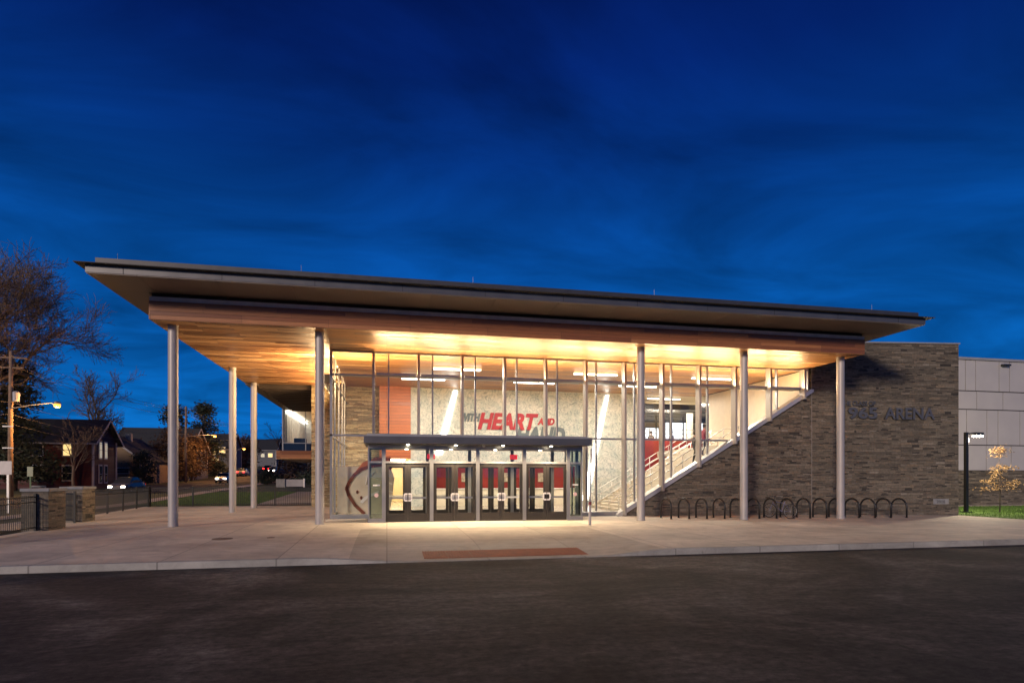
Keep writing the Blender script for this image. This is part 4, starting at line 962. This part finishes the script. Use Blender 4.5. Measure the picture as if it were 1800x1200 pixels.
leafy('shrub', 'dark bush in front of the tan house corner', 'shrub', (-30.9, 86.0, prof(86)), 4.1, 1.9, 2600, .15, M['needle'], 61, 'round', .1, base=.05)
leafy('shrub', 'dark bush beside the pale porch house', 'shrub', (-29.9, 117, prof(117)), 2.2, 2.2, 1500, .18, M['needle'], 62, 'round', .1, base=.05)

# ---------------------------------------------------------------- fences, pillars, gate
def fence(label, a, b, h=1.25, gap=.115, panel=2.4, rails=(.12, 1.0, 1.18)):
    a, b = Vector(a), Vector(b); d = b - a; L = d.length; u_ = d / L
    F = thing('iron_fence', label, 'fence', tuple(a), 'black iron fences around the plaza')
    rl_ = MB()
    for z in rails: rl_.bar(a + Vector((0, 0, z)), b + Vector((0, 0, z)), .025, .035)
    rl_.build('rail', M['iron'], F)
    pk = MB(); n = int(L / gap)
    for i in range(n + 1):
        p = a + u_ * min(L, i * gap); pk.box(p.x - .009, p.x + .009, p.y - .009, p.y + .009, p.z + .05, p.z + h - .02)
    pk.build('picket_row', M['iron'], F)
    m_ = max(1, round(L / panel))
    for i in range(m_ + 1):
        p = a + u_ * (L * i / m_); MB().box(p.x - .035, p.x + .035, p.y - .035, p.y + .035, p.z - .05, p.z + h + .04).build('post', M['iron'], F)
    return F
fence('black iron fence running to the near pillar at the left frame edge', (-11.75, 18.6, -.03), (-11.98, 23.75, -.0))
fence('black iron fence running back from the far pillar along the plaza side', (-13.5, 29.2, 0), (-14.62, 41.3, 0))
fence('black iron fence crossing behind the columns in front of the lawn', (-14.55, 41.4, 0), (-4.7, 41.4, 0))
def pillar(label, x0, x1, y0, y1):
    P = thing('stone_pillar', label, 'pillar', ((x0 + x1) / 2, y0, 0), 'stone gate pillars')
    MB().box(x0, x1, y0, y1, -.1, 1.36).build('shaft', M['stone'], P)
    MB().box(x0 - .04, x1 + .04, y0 - .04, y1 + .04, 1.362, 1.47).build('cap', M['cap'], P, bevel=.012)
pillar('nearer stone gate pillar with flat grey cap at the end of the near fence', -12.42, -11.6, 23.8, 24.95)
pillar('farther stone gate pillar with the open iron gate folded against it', -13.2, -12.4, 28.0, 29.1)
G = thing('iron_gate', 'open black iron gate leaf folded against the farther stone pillar', 'gate', (-12.62, 27.9, 0))
gt = MB()
for z in (.12, .7, 1.18): gt.bar((-12.45, 27.5, z), (-12.98, 27.93, z), .03, .04)
for i in range(9):
    t = i / 8; x = -12.45 - .53 * t; y = 27.5 + .43 * t; gt.box(x - .011, x + .011, y - .011, y + .011, .08, 1.22)
gt.build('gate_leaf', M['iron'], G)
MB().box(-12.49, -12.41, 27.45, 27.53, 0, 1.3).build('gate_post', M['iron'], G)

# ---------------------------------------------------------------- utility poles, street lamps, wires, signs
POLES = [(-29.2, 54.5, 11.6), (-29.0, 96, 11.2), (-28.6, 123, 10.2), (-25.0, 163, 10.5)]
pl_lab = ['tall wooden utility pole with transformer, nearest at the left edge', 'tall wooden utility pole right of the first column', 'wooden utility pole behind the second left column', 'farthest thin utility pole near the red tail lamps']
for i, (x, y, h) in enumerate(POLES):
    z = prof(y); P = thing('utility_pole', pl_lab[i], 'utility pole', (x, y, z), 'utility poles along the street')
    MB().tube([(x, y, z - .3), (x, y, z + h * .5), (x + .05, y, z + h)], [.19, .165, .13], 12).build('pole', M['polewood'], P, smooth=True)
    if i < 1:
        for zz, w in ((h - .5, 1.1), (h - 1.3, .9)): MB().bar((x - w, y, z + zz), (x + w, y, z + zz), .09, .11).build('crossarm', M['polewood'], P)
        MB().lathe((x + .45, y - .1, z + 7.6), [(.1, 0), (.24, .02), (.25, .75), (.1, .85)], 16).build('transformer', M['gutter'], P)
        for zz in (3.9, 5.6): MB().box(x - .45, x + .3, y - .22, y - .18, z + zz, z + zz + .08).build('bracket', M['alum'], P)
lamp_lab = ['orange sodium street lamp on a long arm at the far left', 'orange street lamp between the first two left columns', 'orange street lamp between the second and third left columns']
for i, (px0, py0, x, y, z) in enumerate(((-29.2, 54.5, -26.0, 54.6, 7.75), (-29.0, 96, -26.0, 99.7, 8.3), (-28.6, 123, -26.0, 119, 7.2))):
    S = thing('street_lamp', lamp_lab[i], 'street lamp', (x, y, z), 'orange street lamps')
    MB().tube([(px0, py0 - .2, z - .5), ((px0 + x) / 2, (py0 + y) / 2, z - .1), (x - .3, y, z + .08)], .045, 8).build('arm', M['alum'], S)
    hd = MB().lathe((x, y, z - .02), [(.16, 0), (.24, .06), (.2, .18), (.06, .24)], 16).build('lamp_head', M['alum'], S)
    MB().lathe((x, y, z - .30), [(.08, 0), (.22, .08), (.25, .27)], 16).build('lens', M['sodium'], hd)
    light('sodium_light', 'POINT', (2600, 2000, 1800)[i], (1.0, .46, .14), (x, y, z - .95), (0, 0, -1), hd, size=.15)
def wire(label, a, b, sag, r=.013):
    a, b = Vector(a), Vector(b)
    pts = [a.lerp(b, t / 16) - Vector((0, 0, sag * 4 * (t / 16) * (1 - t / 16))) for t in range(17)]
    tag(MB().tube(pts, r, 4).build('power_line', plain('wire_grey', (.10, .09, .085), .6)), label, 'wire', 'overhead wires along the street')
p0, p1, p2, p3 = POLES
for k, (zz, dx_) in enumerate(((11.1, 1.0), (11.1, -1.0), (10.2, .8), (7.6, .0), (6.6, .1), (5.9, -.1))):
    nm = ('uppermost', 'second', 'third', 'fourth', 'fifth', 'lowest')[k]
    wire(f'{nm} overhead wire from the nearest pole to the second utility pole', (p0[0] + dx_, p0[1], prof(p0[1]) + zz), (p1[0] + dx_ * .3, p1[1], prof(p1[1]) + min(zz, 10.9) - .15 * k), .9, .016)
    wire(f'{nm} overhead wire leaving the nearest pole past the left frame edge', (p0[0] + dx_, p0[1], prof(p0[1]) + zz), (-33 + dx_, 14, zz - 1.0), .8, .013)
    if k < 4: wire(f'{nm} overhead wire from the second utility pole up the street', (p1[0] + dx_ * .3, p1[1], prof(p1[1]) + min(zz, 10.9) - .15 * k), (p2[0], p2[1], prof(p2[1]) + min(zz, 9.9) - .2 * k), .5, .018)
S1 = thing('road_sign', 'back of a square grey road sign on a pale post at the left edge', 'sign', (-19.4, 36, 0))
MB().box(-19.45, -19.35, 35.97, 36.03, -.1, 2.2).build('post', M['alum_light'], S1)
MB().box(-19.75, -19.2, 35.93, 35.965, 2.0, 2.7).build('sign_plate', plain('sign_back', (.45, .42, .40), .5, .3), S1)
S2 = thing('road_sign', 'small greenish road sign on a thin green post', 'sign', (-19.6, 38.4, 0))
MB().box(-19.63, -19.57, 38.37, 38.43, -.1, 2.0).build('post', plain('post_green', (.10, .16, .08), .6), S2)
MB().box(-19.73, -19.45, 38.33, 38.365, 1.9, 2.45).build('sign_plate', plain('sign_green', (.30, .33, .22), .5), S2)
MS = thing('monument_sign', 'low white stone monument on the lawn below the upper room', 'monument', (-11.6, 75, prof(75)))
z = prof(75)
MB().box(-12.8, -11.8, 74.7, 75.3, z - .1, z + 1.0).build('plinth', M['cap'], MS)
MB().box(-11.8, -9.7, 74.85, 75.15, z + .1, z + .95).build('slab', M['gutter'], MS)
MB().box(-9.75, -9.6, 74.8, 75.2, z - .1, z + 1.05).build('end_post', M['white'], MS)

# ---------------------------------------------------------------- houses
def house(name, label, x0, x1, y0, y1, wall_h, ridge, axis, mw, wins=(), zb=None, eave=.45, chimney=None, porch=None):
    zb = prof(y0) if zb is None else zb
    H_ = thing(name, label, 'house', ((x0 + x1) / 2, y0, zb))
    wl = MB()
    if axis == 'x':   # ridge along x, gables on x0 and x1
        ym = (y0 + y1) / 2; wl.prism([(y0, zb - .6), (y1, zb - .6), (y1, zb + wall_h), (ym, zb + ridge), (y0, zb + wall_h)], 'x', x0, x1)
        sl_ = (ridge - wall_h) / (ym - y0); t = .16
        rf = MB().prism([(y0 - eave, zb + wall_h - eave * sl_), (ym, zb + ridge), (ym, zb + ridge + t), (y0 - eave, zb + wall_h - eave * sl_ + t)], 'x', x0 - eave, x1 + eave)
        rf.prism([(y1 + eave, zb + wall_h - eave * sl_), (ym + .001, zb + ridge), (ym + .001, zb + ridge + t), (y1 + eave, zb + wall_h - eave * sl_ + t)], 'x', x0 - eave, x1 + eave)
    else:
        xm = (x0 + x1) / 2; wl.prism([(x0, zb - .6), (x1, zb - .6), (x1, zb + wall_h), (xm, zb + ridge), (x0, zb + wall_h)], 'y', y0, y1)
        sl_ = (ridge - wall_h) / (xm - x0); t = .16
        rf = MB().prism([(x0 - eave, zb + wall_h - eave * sl_), (xm, zb + ridge), (xm, zb + ridge + t), (x0 - eave, zb + wall_h - eave * sl_ + t)], 'y', y0 - eave, y1 + eave)
        rf.prism([(x1 + eave, zb + wall_h - eave * sl_), (xm + .001, zb + ridge), (xm + .001, zb + ridge + t), (x1 + eave, zb + wall_h - eave * sl_ + t)], 'y', y0 - eave, y1 + eave)
    wl.build('wall', mw, H_); ro = rf.build('roof', M['shingle'], H_)
    tr = MB()
    for x, y in ((x0, y0), (x1, y0), (x1, y1)): tr.box(x - .09, x + .09, y - .09, y + .09, zb, zb + wall_h - .02)
    if axis == 'x':
        for s_ in (-1, 1):
            yy = ym + s_ * (ym - y0 + eave); tr.bar((x1 + eave + .02, yy, zb + wall_h - eave * sl_ + .06), (x1 + eave + .02, ym, zb + ridge + .06), .05, .2)
        tr.box(x0 - eave, x1 + eave, y0 - eave - .06, y0 - eave - .005, zb + wall_h - eave * sl_ - .02, zb + wall_h - eave * sl_ + .14)
    else:
        for s_ in (-1, 1):
            xx = xm + s_ * (xm - x0 + eave); tr.bar((xx, y0 - eave - .03, zb + wall_h - eave * sl_ + .06), (xm, y0 - eave - .03, zb + ridge + .06), .05, .2)
    tr.build('trim', M['trimwhite'], H_)
    if chimney: MB().box(chimney[0] - .35, chimney[0] + .35, chimney[1] - .35, chimney[1] + .35, zb + wall_h, zb + ridge + chimney[2]).build('chimney', M['cap'], ro)
    for (face, c, z, w, h, lit) in wins:
        mg = M['litwin'] if lit == 2 else (M['dimwin'] if lit == 1 else M['window_dark'])
        z = zb + z; q = MB(); gq = MB()
        if face == 'front':
            q.box(c - w / 2 - .12, c + w / 2 + .12, y0 - .08, y0 + .02, z - .14, z + h + .16); gq.box(c - w / 2, c + w / 2, y0 - .10, y0 - .082, z, z + h / 2 - .03).box(c - w / 2, c + w / 2, y0 - .10, y0 - .082, z + h / 2 + .03, z + h)
        else:
            q.box(x1 - .02, x1 + .08, c - w / 2 - .12, c + w / 2 + .12, z - .14, z + h + .16); gq.box(x1 + .082, x1 + .10, c - w / 2, c + w / 2, z, z + h / 2 - .03).box(x1 + .082, x1 + .10, c - w / 2, c + w / 2, z + h / 2 + .03, z + h)
        wdo = q.build('window', M['trimwhite'], H_); gq.build('pane', mg, wdo)
    if porch:
        xa, xb, d, ph = porch
        pr_ = MB().prism([(y0 - d, zb + ph), (y0 - .01, zb + ph + .6), (y0 - .01, zb + ph + .75), (y0 - d - .2, zb + ph + .12)], 'x', xa, xb).box(xa, xb, y0 - d, y0 - .01, zb - .3, zb + .35).build('porch', M['trimwhite'], H_)
        for k in range(4):
            x = xa + .2 + (xb - xa - .4) * k / 3; MB().lathe((x, y0 - d + .25, zb), [(.10, .35), (.085, ph)], 10).build('porch_post', M['trimwhite'], pr_)
    return H_
house('red_house', 'dark red two storey clapboard house with white window frames and one lit window', -43.8, -31.3, 73, 78.6, 5.3, 7.6, 'x', M['siding_red'],
      [('front', -36.55, 3.6, .85, 1.35, 0), ('front', -36.55, .95, .85, 1.5, 0), ('front', -33.75, 3.6, .75, 1.2, 2), ('front', -33.75, .95, .85, 1.5, 0),
       ('side', 74.6, 3.4, .55, 1.7, 1), ('side', 75.9, 3.4, .55, 1.7, 1), ('side', 74.6, .7, .55, 1.8, 0), ('side', 75.9, .7, .55, 1.8, 0), ('front', -36.5, -.3, 1.2, .5, 0)], eave=.6)
house('tan_house', 'small tan clapboard house with low gable roof behind the red house', -39.5, -31.6, 86.5, 97, 3.4, 6.4, 'y', M['siding_tan'],
      [('front', -33.6, 1.55, 1.3, .55, 0), ('front', -34.9, 4.0, .7, .5, 0)], chimney=(-35.0, 92, .6))
house('white_house', 'grey roofed house with chimney, behind the tan house', -42, -31, 104, 114, 5.0, 8.6, 'x', M['siding_white'], [('front', -32.2, 3.2, .8, 1.3, 0), ('front', -34.4, 3.2, .8, 1.3, 0)], chimney=(-34.2, 109, 1.2))
house('porch_house', 'pale two storey house with lit yellow windows and a columned porch', -39, -31.6, 132, 142, 5.2, 8.4, 'x', M['siding_white'],
      [('front', -33.0, 4.3, 1.1, 1.1, 2), ('front', -34.6, 3.9, .6, .8, 2), ('front', -34.4, 2.3, 1.3, 1.0, 2), ('side', 135, 3.5, .8, 1.3, 0)], porch=(-38.5, -35.6, 2.2, 2.6))
house('far_house', 'small distant house with tiny lit windows near the end of the street', -37, -30.5, 178, 188, 4.6, 7.4, 'x', M['siding_white'], [('front', -32.0, 2.6, 1.1, 1.0, 2), ('front', -34.0, 2.6, .9, .9, 1)])
house('hill_house', 'distant house on the right side of the street with a lit window', -18.5, -10, 150, 160, 4.8, 8.0, 'x', M['siding_white'], [('front', -16.5, 2.9, .9, 1.0, 2), ('front', -13.5, 2.9, .9, 1.0, 0)])

# ---------------------------------------------------------------- cars
def car(label, loc, rz, paint, lights=True):
    C_ = thing('car', label, 'car', (0, 0, 0), 'cars on the street')
    def loft(secs, w):
        q = MB()
        for (x, zlo, zhi, hw) in secs: q.v += [(x, -hw, zlo), (x, hw, zlo), (x, hw * 1.02, (zlo + zhi) / 2), (x, hw * .9, zhi), (x, -hw * .9, zhi), (x, -hw * 1.02, (zlo + zhi) / 2)]
        k = 6
        for i in range(len(secs) - 1):
            for j in range(k): q.f.append((i * k + j, i * k + (j + 1) % k, (i + 1) * k + (j + 1) % k, (i + 1) * k + j))
        q.f.append(tuple(range(k))); q.f.append(tuple(range(len(q.v) - k, len(q.v))))
        return q
    loft([(-2.2, .38, .78, .72), (-2.1, .28, .92, .82), (-1.5, .22, .98, .86), (0, .2, .95, .88), (1.0, .22, .92, .87), (1.8, .25, .80, .82), (2.15, .32, .66, .72)], 1).build('body', paint, C_, bevel=.03)
    loft([(-1.75, .93, .96, .74), (-1.1, .93, 1.38, .66), (-.2, .93, 1.44, .66), (.35, .93, 1.36, .66), (1.05, .90, .93, .74)], 1).build('cabin', M['window_dark'], C_, bevel=.02)
    MB().box(-1.05, .3, -.56, .56, 1.40, 1.455).build('roof', paint, C_, bevel=.02)
    for x in (-1.35, 1.35):
        for s_ in (-1, 1):
            y = s_ * .78
            w = MB(); pts = [(x + .32 * math.cos(2 * math.pi * k / 20), .32 + .32 * math.sin(2 * math.pi * k / 20)) for k in range(20)]
            w.prism(pts, 'y', y - .1, y + .1); w = w.build('wheel', M['tyre'], C_)
            MB().prism([(x + (p[0] - x) * .6, .32 + (p[1] - .32) * .6) for p in pts], 'y', y + s_ * .1, y + s_ * .112).build('rim', M['alum'], w)
    for s_ in (-1, 1):
        MB().obox((2.12, s_ * .52, .60), (.06, 0, 0), (0, .16, 0), (0, 0, .07)).build('headlight', M['headlamp'], C_)
        MB().obox((-2.17, s_ * .55, .74), (.05, 0, 0), (0, .18, 0), (0, 0, .08)).build('tail_light', M['taillamp'], C_)
    C_.location = loc; C_.rotation_euler = (0, 0, rz)
    return C_
pw = plain('white_car_paint', (.55, .56, .56), .3, .1, .04); pd = plain('dark_car_paint', (.05, .055, .07), .3, .2, .04); pr = plain('silver_car_paint', (.32, .33, .34), .3, .4, .04)
def onroad(y): return prof(y) + .05
car('white car with headlights on, coming down the street between the first two left columns', (-23.0, 93, onroad(93)), R(-88), pw)
car('dark car nearest on the street behind the long iron fence', (-23.4, 61, onroad(61)), R(-90), pd)
car('silver car driving away with red tail lamps beyond the second left column', (-26.6, 121, onroad(121)), R(90), pr)
car('dark car driving away near the top of the street, red tail lamps glowing', (-25.6, 141, onroad(141)), R(84), pd)
car('white car coming over the crest with bright headlights', (-23.4, 133, onroad(133)), R(-90), pw)
